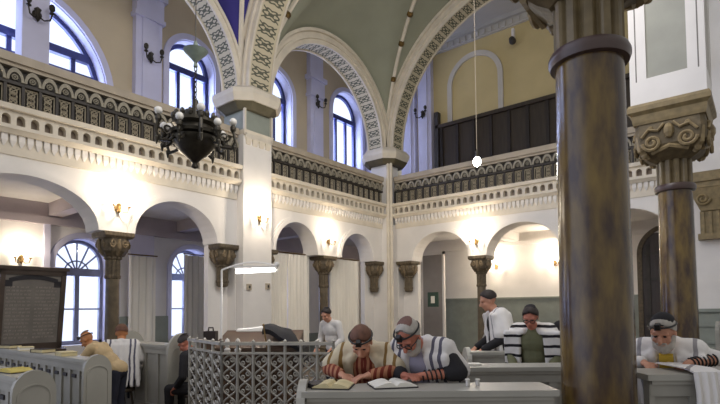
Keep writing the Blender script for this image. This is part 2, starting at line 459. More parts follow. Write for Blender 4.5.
for i, o in enumerate(WUP):
    window(i + 1, o, M_frame, 2 if i else 5, (o[2] - .05) if i else 7.6, 0, .12, .16, bars=(6.4, 7.2) if i == 0 else (7.1,))
for i, o in enumerate(WLO):
    window(i + 5, o, M_greyframe, 1, 2.42, 5, .09, .12, bars=(1.55,))

# gallery balustrades -------------------------------------------------------
def lattice_panel_mesh():
    m = MB(); w = .098; z0, z1 = .03, .34
    for a, b in (((-w, z0), (w, z0)), ((w, z0), (w, z1)), ((w, z1), (-w, z1)), ((-w, z1), (-w, z0))):
        m.tube([(a[0], 0, a[1]), (b[0], 0, b[1])], .012, 4)
    for zc in (.105, .185, .265):
        m.tube([(.052 * cos(2 * PI * k / 10), 0, zc + .052 * sin(2 * PI * k / 10)) for k in range(10)], .012, 4, closed=True)
    for s in (-1, 1): m.tube([(s * w, 0, z0), (-s * .05, 0, .145), (s * .05, 0, .225), (-s * w, 0, z1)], .01, 4)
    o = m.build('lattice_panel', M_latt); me = o.data; bpy.data.objects.remove(o); return me
def rosette_mesh():
    m = MB(); n = 10
    for r0_, r1_ in ((.085, .125),):
        pts = [(cos(PI * k / n), sin(PI * k / n)) for k in range(n + 1)]
        for a, b in zip(pts, pts[1:]):
            m.hexa([(r0_*a[0], 0, .0 + r0_*1.7*a[1]), (r0_*b[0], 0, r0_*1.7*b[1]), (r0_*b[0], .05, r0_*1.7*b[1]), (r0_*a[0], .05, r0_*1.7*a[1]),
                    (r1_*a[0], 0, r1_*1.7*a[1]), (r1_*b[0], 0, r1_*1.7*b[1]), (r1_*b[0], .05, r1_*1.7*b[1]), (r1_*a[0], .05, r1_*1.7*a[1])])
    m.tube([(.04 * cos(2*PI*k/8), .02, .07 + .04 * sin(2*PI*k/8)) for k in range(8)], .012, 4, closed=True)
    m.ball((0, .02, .07), .018, 6)
    o = m.build('rosette_arch', M_rose); me = o.data; bpy.data.objects.remove(o); return me
ME_LP, ME_RO = lattice_panel_mesh(), rosette_mesh()
def balustrade(P, u0, u1, rz, label, flip):
    t = thing('gallery_balustrade', label, 'balustrade', P((u0 + u1) / 2, 4.1, 0), 'carved gallery balustrades')
    o0 = ORG[t.name]
    m = MB()
    m.hexa([P(u0, 5.52, -.14), P(u1, 5.52, -.14), P(u1, 5.52, .1), P(u0, 5.52, .1), P(u0, 5.74, -.14), P(u1, 5.74, -.14), P(u1, 5.66, .1), P(u0, 5.66, .1)])
    wbox(m, P, u0, u1, 5.46, 5.53, -.1, .05)
    m.build('top_rail', M_rail, t)
    m = MB(); wbox(m, P, u0, u1, 4.8, 5.46, -.16, -.06); m.build('backing_board', M_black, t)
    N = max(1, round((u1 - u0) / .255)); st = (u1 - u0) / N
    m = MB()
    for k in range(N + 1):
        u = u0 + st * k; wbox(m, P, u - .022, u + .022, 4.8, 5.2, -.06, .05)
    wbox(m, P, u0, u1, 5.17, 5.22, -.06, .06)
    m.build('post', M_black, t)
    for k in range(N):
        u = u0 + st * (k + .5)
        for nm, me, z, d in (('lattice_panel', ME_LP, 4.81, .0), ('rosette_arch', ME_RO, 5.22, .04)):
            ob = bpy.data.objects.new(nm, me); C.objects.link(ob); ob.parent = t
            ob.location = P(u, z, d) - o0; ob.rotation_euler = (0, 0, rz)
    # cornice
    m = MB()
    m.hexa([P(u0, 4.70, 0), P(u1, 4.70, 0), P(u1, 4.70, .22), P(u0, 4.70, .22), P(u0, 4.82, -.06), P(u1, 4.82, -.06), P(u1, 4.78, .24), P(u0, 4.78, .24)])
    wbox(m, P, u0, u1, 4.40, 4.46, 0, .2); m.hexa([P(u0, 4.34, 0), P(u1, 4.34, 0), P(u1, 4.34, .12), P(u0, 4.34, .12), P(u0, 4.40, 0), P(u1, 4.40, 0), P(u1, 4.40, .18), P(u0, 4.40, .18)])
    wbox(m, P, u0, u1, 4.02, 4.36, -.05, .03)
    m.build('cornice', M_trim, t)
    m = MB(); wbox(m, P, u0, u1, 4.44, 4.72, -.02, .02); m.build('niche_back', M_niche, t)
    Nn = round((u1 - u0) / .2); sn = (u1 - u0) / Nn; m = MB()
    for k in range(Nn):
        uc = u0 + sn * (k + .5)
        pierced(m, P, uc - sn / 2, uc + sn / 2, 4.45, 4.72, [(uc, sn * .3, 4.58, sn * .32, 4.48)], .02, .14, 6)
    m.build('niche_arcade', M_trim, t)
    Nd = round((u1 - u0) / .12); sd = (u1 - u0) / Nd; m = MB()
    for k in range(Nd):
        uc = u0 + sd * (k + .5); a = sd * .36
        wbox(m, P, uc - a, uc + a, 4.24, 4.34, .03, .08)
        m.hexa([P(uc - .01, 4.15, .03), P(uc + .01, 4.15, .03), P(uc + .01, 4.15, .04), P(uc - .01, 4.15, .04), P(uc - a, 4.24, .03), P(uc + a, 4.24, .03), P(uc + a, 4.24, .08), P(uc - a, 4.24, .08)])
    m.build('dentil_row', M_white, t)
    return t
RZA, RZB = -PI / 2, PI
balustrade(PA, 1.0, 7.03, -PI / 2, 'long carved gallery balustrade at left behind the hanging chandelier', 1)
balustrade(PA, 7.88, 12.7, -PI / 2, 'carved gallery balustrade between the square pier and the far corner', 1)
balustrade(PB, -9.0, -1.25, PI, 'carved gallery balustrade on the rear wall beneath the wooden panelling', 1)

# piers ---------------------------------------------------------------------
t = thing('square_pier', 'broad white square pier with cream capital and a lit wall lamp', 'pier', (-9.4, 7.45, 0))
m = MB().box(-9.9, -9.12, 7.05, 7.88, 0, 5.62)
for z in (.1, 2.1): pass
m.box(-9.93, -9.08, 7.0, 7.93, 0, .4)
m.build('shaft', M_white, t)
m = MB().box(-9.9, -9.14, 7.08, 7.85, 5.62, 6.12); m.build('neck', mat('pale_green_grey_panel', rgb(150, 156, 146), .7, .06, 3), t)
m = MB()
m.frustum(-9.5, 7.46, 5.5, 5.62, .40, .44)
m.box(-9.12, -9.08, 7.08, 7.86, 5.44, 5.62); 
for k in range(4): m.hexa([(-9.12, 7.12+.19*k, 5.3), (-9.12, 7.24+.19*k, 5.3), (-9.1, 7.24+.19*k, 5.3), (-9.1, 7.12+.19*k, 5.3), (-9.12, 7.1+.19*k, 5.44), (-9.12, 7.27+.19*k, 5.44), (-9.07, 7.27+.19*k, 5.44), (-9.07, 7.1+.19*k, 5.44)])
for yy in (7.05, 7.84): m.box(-9.14, -9.08, yy, yy + .05, 5.5, 6.12)
m.build('scalloped_band', M_trim, t)
def octo(x, y, h, z, cut=.45):
    c = h * cut
    return [V((x+a, y+b, z)) for a, b in ((h, -h+c), (h, h-c), (h-c, h), (-h+c, h), (-h, h-c), (-h, -h+c), (-h+c, -h), (h-c, -h))]
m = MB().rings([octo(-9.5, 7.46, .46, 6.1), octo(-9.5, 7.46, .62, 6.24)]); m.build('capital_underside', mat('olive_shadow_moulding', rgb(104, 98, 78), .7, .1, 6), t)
m = MB().rings([octo(-9.5, 7.46, .66, 6.24), octo(-9.5, 7.46, .72, 6.40), octo(-9.5, 7.46, .72, 6.5), octo(-9.5, 7.46, .6, 6.6)]); m.build('capital', M_trim, t)
m = MB()
m.box(-9.85, -9.15, 7.1, 7.82, 6.58, 9.5); m.tube([(-9.1, 7.4, 6.6), (-9.1, 7.4, 11)], .05, 6); m.tube([(-9.1, 7.52, 6.6), (-9.1, 7.52, 11)], .05, 6)
m.build('springer', M_trim, t)

t = thing('corner_pier', 'slim white corner pier with clustered shafts between the two galleries', 'pier', (-9.3, 12.85, 0))
m = MB().box(-9.75, -9.12, 12.62, 13.2, 0, 6.1); m.build('shaft', M_white, t)
m = MB()
for a, b in ((-9.1, 12.62), (-9.12, 12.72), (-9.02, 12.68)): m.tube([(a, b, 0), (a, b, 6.1)], .05, 8)
m.build('colonnette', M_trim, t)
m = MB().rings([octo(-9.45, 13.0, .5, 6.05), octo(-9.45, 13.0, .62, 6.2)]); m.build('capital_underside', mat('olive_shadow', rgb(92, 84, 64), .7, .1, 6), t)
m = MB().rings([octo(-9.45, 13.0, .62, 6.2), octo(-9.45, 13.0, .68, 6.34), octo(-9.45, 13.0, .68, 6.42), octo(-9.45, 13.0, .58, 6.56)]); m.build('capital', M_trim, t)
m = MB().box(-9.8, -9.2, 12.7, 13.3, 6.5, 9.2); m.build('springer', M_trim, t)

# big arches ------------------------------------------------------------------
def big_arch(label, P, uc, R_, z0, da, db, band=.36, n=40):
    t = thing('vault_arch', label, 'arch', P(uc, z0, (da + db) / 2), 'stencilled vault arches')
    m = MB(); arch_band(m, P, (uc, R_ + .02, z0, R_ + .02), band, da, db, n)
    arch_band(m, P, (uc, R_ + .10, z0, R_ + .10), .07, db, db + .05, n)
    arch_band(m, P, (uc, R_ + band - .08, z0, R_ + band - .08), .08, db, db + .08, n)
    arch_band(m, P, (uc, R_ + .10, z0, R_ + .10), .07, da - .05, da, n)
    m.build('archivolt', M_trim, t)
    m = MB(); uvl = m.b.loops.layers.uv.new('UVMap'); rows = []
    for k in range(n + 1):
        a = PI * k / n
        rows.append((m.b.verts.new(P(uc - R_ * cos(a), z0 + R_ * sin(a), da)), m.b.verts.new(P(uc - R_ * cos(a), z0 + R_ * sin(a), db))))
    wd = abs(db - da)
    for k in range(n):
        f = m.b.faces.new((rows[k][0], rows[k + 1][0], rows[k + 1][1], rows[k][1]))
        for lp, (a, b) in zip(f.loops, ((k, 0), (k + 1, 0), (k + 1, 1), (k, 1))):
            lp[uvl].uv = (a * PI * R_ / n / wd, b)
    m.build('soffit', M_soff, t, smooth=True)
    for e in (da, db - .05): arch_band(MB(), P, (uc, R_ - .03, z0, R_ - .03), .05, e, e + .05, n).build('soffit_edge', M_trim, t)
    return t
ZS = 6.56
def PT(u, z, d): return V((u, 7.46 - d, z))
big_arch('tall stencilled arch above the left gallery, springing from the square pier', PA, 4.72, 2.28, ZS, -.5, .1)
big_arch('stencilled arch over the side gallery between square pier and corner pier', PA, 10.28, 2.3, ZS, -.5, .1)
big_arch('wide stencilled arch over the rear gallery springing from the corner pier', PB, -5.1, 3.95, ZS, -.5, .1)
big_arch('wide stencilled arch crossing the nave from the square pier, green ornament', PT, -5.1, 3.95, ZS, -.36, .36)

# vaults
def vault(name, x0, x1, y0, y1, RA, RB, Hc, m_, zz=ZS, ribs=True):
    xc, yc, a, b = (x0 + x1) / 2, (y0 + y1) / 2, (x1 - x0) / 2, (y1 - y0) / 2
    def zf(p, q):
        sp, sq = sqrt(max(0, 1 - p * p)), sqrt(max(0, 1 - q * q))
        zA = RA * sq + (Hc - RA) * (1 - p * p) ; zB = RB * sp + (Hc - RB) * (1 - q * q)
        return zz + max(zA, zB) if max(abs(p), abs(q)) < .999999 else zz + (RA * sq if abs(p) > abs(q) else RB * sp)
    m = MB(); N = 48; g = []
    cs = [-cos(PI * k / N) for k in range(N + 1)]
    for p in cs: g.append([m.b.verts.new((xc + a * p, yc + b * q, zf(p, q))) for q in cs])
    for i in range(N):
        for j in range(N): m.b.faces.new((g[i][j], g[i + 1][j], g[i + 1][j + 1], g[i][j + 1]))
    o = struct(m.build(name, m_, smooth=True))
    paths = []
    for sx in (-1, 1):
        for sy in (-1, 1):
            pts = []
            for k in range(0, 25):
                s = k / 24; pts.append(V((xc + sx * a * (1 - s), yc + sy * b * (1 - s), zf(1 - s - 1e-6, 1 - s - 1e-6) - .03)))
            paths.append(pts)
    return o, paths
o, paths = vault('ceiling_vault', XA, -.85, 7.8, YB, 2.66, 4.3, 4.6, M_vault)
m = MB(); kn = MB()
for pts in paths:
    m.tube(pts, .06, 6)
    for k in (3, 6, 9, 12): kn.ball(pts[k], .1, 8)
struct(m.build('trim_10', M_trim)); struct(kn.build('trim_11', M_brass))
o, paths = vault('ceiling_vault_left', XA, -.85, 1.6, 7.12, 2.64, 4.3, 4.6, M_vaultblue)
m = MB()
for pts in paths: m.tube(pts, .06, 6)
struct(m.build('trim_12', M_trim))

# columns -------------------------------------------------------------------
def spiral(c, ax, r, turns, sgn, n=22):
    """scroll on a face: ax = (u vector) ; vertical plane spiral"""
    pts = []
    for k in range(n):
        a = turns * 2 * PI * k / (n - 1); rr = r * (1 - .8 * k / (n - 1))
        pts.append(V(c) + V(ax) * (sgn * rr * cos(a)) + V((0, 0, -rr * sin(a))))
    return pts
def arcade_col(full, label, cat='column'):
    t = thing('arcade_column' if full else 'wall_corbel', label, cat, (0, 0, 0) if full else (0, 0, 2.0))
    m = MB().frustum(0, 0, 2.86, 2.90, .38, .42); m.box(-.42, .42, -.42, .42, 2.90, 2.97); m.build('abacus', M_brown, t)
    m = MB().rings([[(h * a, h * b, z) for a, b in ((1, -.55), (1, .55), (.55, 1), (-.55, 1), (-1, .55), (-1, -.55), (-.55, -1), (.55, -1))] for h, z in ((.19, 2.50), (.25, 2.54), (.34, 2.62), (.37, 2.74), (.36, 2.86))])
    cap = m.build('capital', M_brown, t)
    mlc = mat('lighter_carving', rgb(120, 104, 80), .6, .2, 14)
    for k in range(4):
        m = MB(); a = k * PI / 2; nx, ny = cos(a), sin(a); ux, uy = -ny, nx
        for s in (-1, 1):
            m.tube(spiral((nx * .37 + ux * s * .17, ny * .37 + uy * s * .17, 2.76), (ux, uy, 0), .085, 1.5, s, 14), .02, 5)
        m.tube([(nx * .28, ny * .28, 2.56), (nx * .38, ny * .38, 2.68), (nx * .4, ny * .4, 2.84)], [.05, .06, .03], 6)
        m.build('scroll', mlc, cap)
    m = MB().lathe([(.15, 2.10), (.17, 2.12), (.17, 2.16), (.155, 2.18), (.155, 2.46), (.19, 2.48), (.19, 2.52)], n=40, flute=.12, nf=10); m.build('fluted_neck', M_brown, t)
    if full:
        m = MB().lathe([(.16, .45), (.15, 1.3), (.145, 2.12)], n=24); m.build('shaft', mat('brown_column_stone', rgb(96, 84, 66), .35, .25, 6), t, smooth=True)
        m = MB().box(-.26, .26, -.26, .26, 0, .3); m.lathe([(.24, .3), (.24, .36), (.18, .4), (.2, .44), (.16, .48)], n=24); m.build('base', M_brown, t)
    else:
        m = MB().lathe([(.10, 2.02), (.15, 2.05), (.16, 2.08), (.15, 2.11)], n=24); m.build('drop', M_brown, t)
    for ch in t.children:
        if ch.name.split('.')[0] in ('capital', 'abacus'): ch.scale = (.66, .66, 1)
        elif ch.name.split('.')[0] in ('fluted_neck', 'shaft', 'drop'): ch.scale = (.84, .84, 1)
    return t
pc = arcade_col(True, 'x')
cols = [(PA(4.36, 0, -.22), 'dark carved column standing under the gallery between the two leftmost arches'),
        (PA(10.16, 0, -.22), 'dark carved column between the two small curtained arches'),
        (PB(-6.24, 0, -.25), 'dark carved column between the two arches of the rear wall'),
        (PB(-3.73, 0, -.25), 'dark carved rear-wall column hidden behind the big polished column')]
for i, (p, lb) in enumerate(cols): place(pc, i == 0, p, 0, lb, 'carved columns carrying the gallery')
pk = arcade_col(False, 'x', 'corbel')
cor = [(PA(6.80, 0, -.2), 'dark carved corbel on the left flank of the square pier'),
       (PA(12.46, 0, -.2), 'dark carved corbel beside the corner pier under the small arch'),
       (PB(-8.68, 0, -.2), 'dark carved corbel on the rear wall just right of the corner'),
       (PA(8.0, 0, -.25), 'dark carved corbel half hidden behind the right flank of the square pier')]
for i, (p, lb) in enumerate(cor): place(pk, i == 0, p + V((0, 0, 2.0)), 0, lb, 'carved corbels under the gallery')
for ch in pk.children: ch.location.z = 0
ORGZ = None

def big_column(label, loc, pier=True):
    t = thing('stone_column', label, 'column', (0, 0, 0))
    m = MB().lathe([(.235, 0), (.235, .5), (.225, .55)], n=8); m.build('pedestal', M_olive, t)
    m = MB().lathe([(.235, .55), (.235, .6), (.215, .64), (.23, .69), (.21, .74)], n=40); m.build('base', M_collar, t, smooth=True)
    m = MB().lathe([(.207, .72), (.207, 1.4), (.2, 2.2), (.195, 3.03)], n=56); m.build('shaft', M_shaft, t, smooth=True)
    m = MB().lathe([(.2, 2.985), (.225, 2.99), (.236, 3.02), (.236, 3.045), (.225, 3.07), (.2, 3.08)], n=48); m.build('collar', M_collar, t, smooth=True)
    m = MB().lathe([(.2, 3.07), (.2, 3.12), (.2, 3.36), (.215, 3.42)], n=120, flute=.2, nf=12); m.build('fluted_neck', mat('dark_olive_neck', rgb(112, 97, 68), .5, .2, 9), t)
    prof = [(.2, 3.38, .55), (.27, 3.42, .5), (.34, 3.47, .62), (.385, 3.55, .8), (.39, 3.70, .86), (.375, 3.84, .86)]
    m = MB().rings([[(h * a, h * b, z) for a, b in ((1, -c), (1, c), (c, 1), (-c, 1), (-1, c), (-1, -c), (-c, -1), (c, -1))] for h, z, c in prof])
    cap = m.build('capital', mat('carved_olive_stone', rgb(98, 84, 58), .6, .25, 12, bump=.3), t)
    for k in range(4):
        a = k * PI / 2; nx, ny = cos(a), sin(a); ux, uy = -ny, nx; m = MB()
        for s in (-1, 1):
            m.tube(spiral((nx * .395 + ux * s * .19, ny * .395 + uy * s * .19, 3.58), (ux, uy, 0), .105, 1.7, s, 24), .022, 6)
            m.tube([(nx*.4 + ux*s*.05, ny*.4 + uy*s*.05, 3.8), (nx*.41 + ux*s*.12, ny*.41 + uy*s*.12, 3.72), (nx*.41 + ux*s*.22, ny*.41 + uy*s*.22, 3.75), (nx*.4 + ux*s*.3, ny*.4 + uy*s*.3, 3.66)], .02, 6)
            m.ball((nx * .39 + ux * s * .2, ny * .39 + uy * s * .2, 3.76), .035, 8)
        m.ball((nx * .4, ny * .4, 3.70), (.06, .06, .1), 8)
        m.ball(((nx + ux) * .285, (ny + uy) * .285, 3.47), (.045, .045, .06), 8); m.tube([((nx + ux) * .25, (ny + uy) * .25, 3.42), ((nx + ux) * .32, (ny + uy) * .32, 3.52), ((nx + ux) * .345, (ny + uy) * .345, 3.7)], [.03, .045, .03], 6)
        m.tube([(nx * .33 + ux * .2, ny * .33 + uy * .2, 3.46), (nx * .37, ny * .37, 3.52), (nx * .33 - ux * .2, ny * .33 - uy * .2, 3.46)], .03, 6)
        m.build('scroll', mat('carving_highlight', rgb(138, 120, 86), .6, .2, 14), cap)
    m = MB()
    for h0, h1, z0, z1 in ((.39, .40, 3.84, 3.88), (.40, .41, 3.88, 3.96), (.41, .45, 3.96, 4.0), (.45, .45, 4.0, 4.06), (.45, .43, 4.06, 4.1)): m.frustum(0, 0, z0, z1, h0, h1)
    m.build('abacus', M_olive, t)
    # white pier block carried by the capital
    m = MB().box(-.375, .375, -.375, .375, 4.1, 6.6)
    for k in range(4):
        Rz = Matrix.Rotation(k * PI / 2, 4, 'Z')
        m.box(.37, .41, .37, .41, 4.1, 6.6, Rz)
        for x0, x1, z0, z1 in ((-.371, -.22, 4.1, 6.6), (.22, .371, 4.1, 6.6), (-.22, .22, 4.1, 4.42), (-.22, .22, 6.2, 6.6)): m.box(x0, x1, -.409, -.37, z0, z1, Rz)
    m.build('pier_block', M_white, t)
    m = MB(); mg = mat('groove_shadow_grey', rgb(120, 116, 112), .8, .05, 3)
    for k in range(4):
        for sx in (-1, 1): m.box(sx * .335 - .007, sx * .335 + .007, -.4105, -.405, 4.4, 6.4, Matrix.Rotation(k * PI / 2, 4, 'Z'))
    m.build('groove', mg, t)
    m = MB()
    for k in range(4): m.box(-.22, .22, -.385, -.376, 4.42, 6.2, Matrix.Rotation(k * PI / 2, 4, 'Z'))
    m.build('recessed_panel', mat('grey_green_recess', rgb(158, 158, 148), .7, .06, 3), t)
    return t
b1 = big_column('x', None)
place(b1, True, (-.80, 3.25, 0), 0, 'nearest tall polished brown stone column, filling the right foreground', 'polished stone columns')
place(b1, False, (-.87, 7.6, 0), 0, 'second polished brown column with carved capital under a white pier', 'polished stone columns')
# third capital of the row, on the far white wall
t = thing('wall_corbel', 'olive carved corbel high on the white wall at the right edge', 'corbel', (-.75, 12.75, 2.9))
m = MB().box(-1.3, .0, 12.45, 12.85, 4.1, 4.3); m.box(-1.25, .0, 12.5, 12.85, 3.98, 4.1); m.build('abacus', M_olive, t)
m = MB()
m.hexa([(-1.0, 12.6, 3.5), (0, 12.6, 3.5), (0, 12.85, 3.5), (-1.0, 12.85, 3.5), (-1.2, 12.52, 3.98), (0, 12.52, 3.98), (0, 12.85, 3.98), (-1.2, 12.85, 3.98)])
cap = m.build('capital', M_olive, t)
m = MB()
for xx in (-.95, -.55, -.2): m.tube(spiral((xx, 12.53, 3.74), (1, 0, 0), .13, 1.7, 1), .025, 6)
m.build('scroll', M_olive, cap)
m = MB().box(-1.02, 0, 12.66, 12.85, 3.0, 3.5)
for k in range(8): m.box(-1.0 + .13 * k, -.94 + .13 * k, 12.62, 12.66, 3.02, 3.48)
m.box(-1.06, 0, 12.6, 12.85, 2.9, 3.02); m.build('fluted_neck', M_olive, t)

# door at the end of the rear aisle
d = bpy.data.objects.new('door_1', None); C.objects.link(d); d.location = (-2.0, YO, 0); ORG[d.name] = V(d.location); struct(d)
m = MB(); poly = [PY(-2.6, 0, .02), PY(-1.3, 0, .02)] + [PY(-1.95 + .65 * cos(PI * k / 14), 2.95 + .65 * sin(PI * k / 14), .02) for k in range(15)]
m.prism(poly, (0, -.08, 0)); m.build('door_leaf', M_doorw, d)
m = MB()
for u in (-2.45, -1.92, -1.45): wbox(m, PY, u - .04, u + .04, .1, 3.2, .1, .14)
for z in (.1, 1.0, 1.2, 2.2, 2.9): wbox(m, PY, -2.55, -1.35, z, z + .09, .1, .13)
m.build('door_moulding', M_black, d)
m = MB(); arch_band(m, PY, (-1.95, .65, 2.95, .65), .12, 0, .14, legs=2.95); m.build('door_frame', M_brown, d)
# partition screen in the rear aisle, small green framed notice
t = thing('partition_screen', 'tall grey partition screen seen through the left rear arch', 'screen', (-8.6, 14.4, 0))
m = MB().box(-9.1, -8.3, 14.6, 14.66, 0.05, 3.3); m.build('panel', mat('grey_screen_panel', rgb(150, 144, 140), .7, .05, 3), t)
m = MB().box(-9.15, -9.08, 14.58, 14.68, 0, 3.4); m.box(-8.33, -8.26, 14.58, 14.68, 0, 3.4); m.box(-9.15, -8.26, 14.58, 14.68, 3.3, 3.4); m.build('frame', M_white, t)
t = thing('framed_notice', 'small dark green framed notice hanging under the left rear arch', 'notice', (-7.95, 13.6, 1.7))
m = MB().box(-8.15, -7.78, 13.36, 13.40, 1.55, 2.0); m.build('frame', M_green, t)
m = MB().box(-8.03, -7.9, 13.35, 13.36, 1.66, 1.88); m.build('paper', M_paper2, t)

# curtains ---------------------------------------------------------------------
def curtain(label, P, u0, u1, z0, z1, d, folds, amp=.035, rod=True):
    t = thing('curtain', label, 'curtain', P((u0 + u1) / 2, z0, d), 'pale curtains under the gallery')
    m = MB(); n = folds * 8; rings = []
    top = [(u0 + (u1 - u0) * k / n, amp * (sin(2 * PI * folds * k / n) + .4 * sin(2 * PI * folds * k / n * .37 + 1))) for k in range(n + 1)]
    for z in (z0, (z0 + z1) / 2, z1):
        rings.append([P(u, z, d + a) for u, a in top] + [P(u, z, d + a - .012) for u, a in reversed(top)])
    m.rings(rings); m.build('cloth', M_curt, t, smooth=True)
    if rod:
        m = MB().tube([P(u0 - .03, z1 + .03, d), P(u1 + .03, z1 + .03, d)], .018, 6); m.build('curtain_rod', M_brass, t)
curtain('cream curtain in the arch right of the square pier, left half', PA, 8.22, 8.98, .05, 2.97, -.42, 6)
curtain('cream curtain in the arch right of the square pier, right half', PA, 9.0, 9.78, .05, 2.97, -.42, 6)
curtain('cream curtain filling the narrow arch next to the corner pier', PA, 10.62, 11.95, .05, 2.97, -.42, 9)
curtain('grey-white curtain drawn across the lower window beside the square pier', PO, 7.35, 8.5, .3, 2.98, .3, 7)
curtain('grey-white curtain hanging at the wall just right of the leftmost carved column', PO, 5.85, 6.55, .3, 2.85, .3, 4)

# sconces ------------------------------------------------------------------------
def sconce_proto(lit):
    t = thing('wall_sconce', 'x', 'wall lamp', (0, 0, 0))
    mm = M_brass if lit else M_bronze
    m = MB().lathe([(.06, 0), (.06, .015), (.03, .03)], rot=Matrix.Rotation(PI / 2, 3, 'X'), n=14); m.lathe([(.0, -.12), (.035, -.06), (.03, .02), (.045, .06), (.0, .1)], c=(0, -.04, 0), n=12); m.build('backplate', mm, t)
    for s in (-1, 1):
        m = MB().tube([(0, -.04, -.03), (s * .06, -.09, -.09), (s * .12, -.13, -.08), (s * .14, -.14, 0)], .011, 6); m.lathe([(.01, 0), (.035, .015), (.03, .03)], c=(s * .14, -.14, 0), n=10); arm = m.build('arm', mm, t)
        m = MB().lathe([(.012, .02), (.012, .09)], c=(s * .14, -.14, 0), n=8); m.build('candle', M_whitecloth if lit else M_bronze, arm)
        if lit: m = MB().ball((s * .14, -.14, .12), (.022, .022, .04), 10); m.build('bulb', M_bulb, arm)
        else: m = MB().ball((s * .14, -.14, .10), (.04, .04, .055), 8); m.build('bulb', M_bronze, arm)
    return t
def onA(u, z): return (PA(u, z, 0), PI / 2)
lit = [(PA(4.33, 3.42, .02), PI / 2, 'lit twin-bulb wall sconce above the carved column of the leftmost arches', 1),
       (V((-9.12, 7.5, 3.62)), PI / 2, 'lit wall sconce on the front of the square pier', 1),
       (PA(10.1, 3.36, .02), PI / 2, 'lit wall sconce between the two small arches right of the pier', .6),
       (PB(-6.25, 3.36, .02), 0, 'lit wall sconce between the arches of the rear wall', 1),
       (PO(3.66, 2.62, .02), PI / 2, 'lit wall sconce in the left aisle beside the arched window', .55),
       (PY(-6.85, 2.86, .05), 0, 'lit wall sconce inside the rear aisle, the left one of two', 1.1),
       (PY(-4.95, 2.86, .05), 0, 'lit wall sconce inside the rear aisle next to the big column', 1.3)]
sp = sconce_proto(True)
for i, (p, rz, lb, pw) in enumerate(lit):
    place(sp, i == 0, p, rz, lb, 'lit wall sconces')
    nrm = V((1, 0, 0)) if abs(rz) > 1 else V((0, -1, 0))
    ld = bpy.data.lights.new('sconce_light', 'POINT'); ld.energy = 44 * pw; ld.color = (1, .85, .66); ld.shadow_soft_size = .06
    lo = bpy.data.objects.new('sconce_light', ld); C.objects.link(lo); lo.location = p + nrm * .3 + V((0, 0, .22))
unl = [(PO(6.37, 8.0, .22), PI / 2, 'unlit dark sconce on the upper pilaster above the chandelier'), (V((-11.35, 3.57, 7.55)), PI / 2, 'unlit dark sconce on the pier at the upper left edge'),
       (PO(12.55, 8.75, .22), PI / 2, 'unlit dark sconce between the two upper windows right of the pier'), (PY(-9.45, 8.55, .24), 0, 'unlit dark sconce beside the wooden panelling of the rear gallery')]
su = sconce_proto(False)
for i, (p, rz, lb) in enumerate(unl): place(su, i == 0, p, rz, lb, 'unlit gallery sconces'); 
for o in [su] + [o for o in C.objects if o.name.startswith('wall_sconce') and o.get('group') == 'unlit gallery sconces']: o.scale = (1.5, 1.5, 1.5)
t = thing('spotlight', 'small black spotlight high on the ochre rear wall', 'spotlight', (-6.1, YO, 10.2))
MB().box(-6.14, -6.06, YO - .12, YO, 10.15, 10.6).build('bracket', M_white, t)
MB().limb((-6.1, YO - .2, 10.2), (-6.0, YO - .38, 10.02), .09, .11).build('lamp_head', M_black, t)
# small switch boxes on pier
for lb, p in (('small grey switch box low on the square pier, left', (-9.12, 7.2, 2.02)), ('small grey switch box low on the square pier, right', (-9.12, 7.75, 2.05))):
    t = thing('switch_box', lb, 'switch', p)
    MB().box(p[0], p[0] + .04, p[1] - .06, p[1] + .06, p[2] - .07, p[2] + .07).build('housing', M_rail, t)
    MB().box(p[0] + .04, p[0] + .05, p[1] - .02, p[1] + .02, p[2] - .03, p[2] + .03).build('button', M_black, t)

# chandelier ---------------------------------------------------------------------
cx, cy, cz = -6.14, 3.91, 3.9
t = thing('chandelier', 'large dark bronze chandelier with white glass globes hanging before the left gallery', 'chandelier', (cx, cy, cz))
c = (cx, cy, cz)
m = MB().lathe([(.01, -.42), (.05, -.40), (.03, -.34), (.09, -.28), (.2, -.2), (.27, -.1), (.31, -.04), (.32, .0), (.3, .02)], c, 32); m.build('bowl', M_bronze, t, smooth=True)
m = MB().lathe([(.28, .02), (.35, .03), (.36, .07), (.28, .1), (.25, .16), (.3, .2), (.3, .25), (.2, .27), (.16, .38), (.05, .42), (.04, .55), (.0, .58)], c, 32)
for k in range(16):
    a = 2 * PI * k / 16; m.ball((cx + .29 * cos(a), cy + .29 * sin(a), cz + .29), (.035, .035, .06), 6)
m.build('crown', M_bronze, t)
for k in range(10):
    a = 2 * PI * k / 10 + .2; hi = .1 if k % 2 else 0.0; L_ = .52 if k % 2 else .42; ca, sa = cos(a), sin(a)
    m = MB().tube([(cx + r * ca, cy + r * sa, cz + z) for r, z in ((.28, .0), (.36, -.1), (L_ - .02, -.12), (L_ + .03, -.02), (L_, .06 + hi))], .022, 6)
    m.tube(spiral((cx + .4 * ca, cy + .4 * sa, cz + .05), (ca, sa, 0), .08, 1.4, 1, 14), .014, 5)
    m.ball((cx + L_ * ca, cy + L_ * sa, cz + .07 + hi), (.045, .045, .06), 8); m.limb((cx + (L_+.02) * ca, cy + (L_+.02) * sa, cz - .18), (cx + (L_+.02) * ca, cy + (L_+.02) * sa, cz - .1), .01, .03, 8)
    arm = m.build('arm', M_bronze, t)
    m = MB().ball((cx + L_ * ca, cy + L_ * sa, cz + .17 + hi), .055, 12); m.build('globe', M_globe, arm, smooth=True)
m = MB()
for k in range(11):
    z = .56 + k * .075; pl = (1, 0) if k % 2 else (0, 1)
    m.tube([(cx + .02 * cos(2*PI*q/8) * pl[0], cy + .02 * cos(2*PI*q/8) * pl[1], cz + z + .045 * sin(2*PI*q/8)) for q in range(8)], .008, 4, closed=True)
m.build('chain', M_bronze, t)
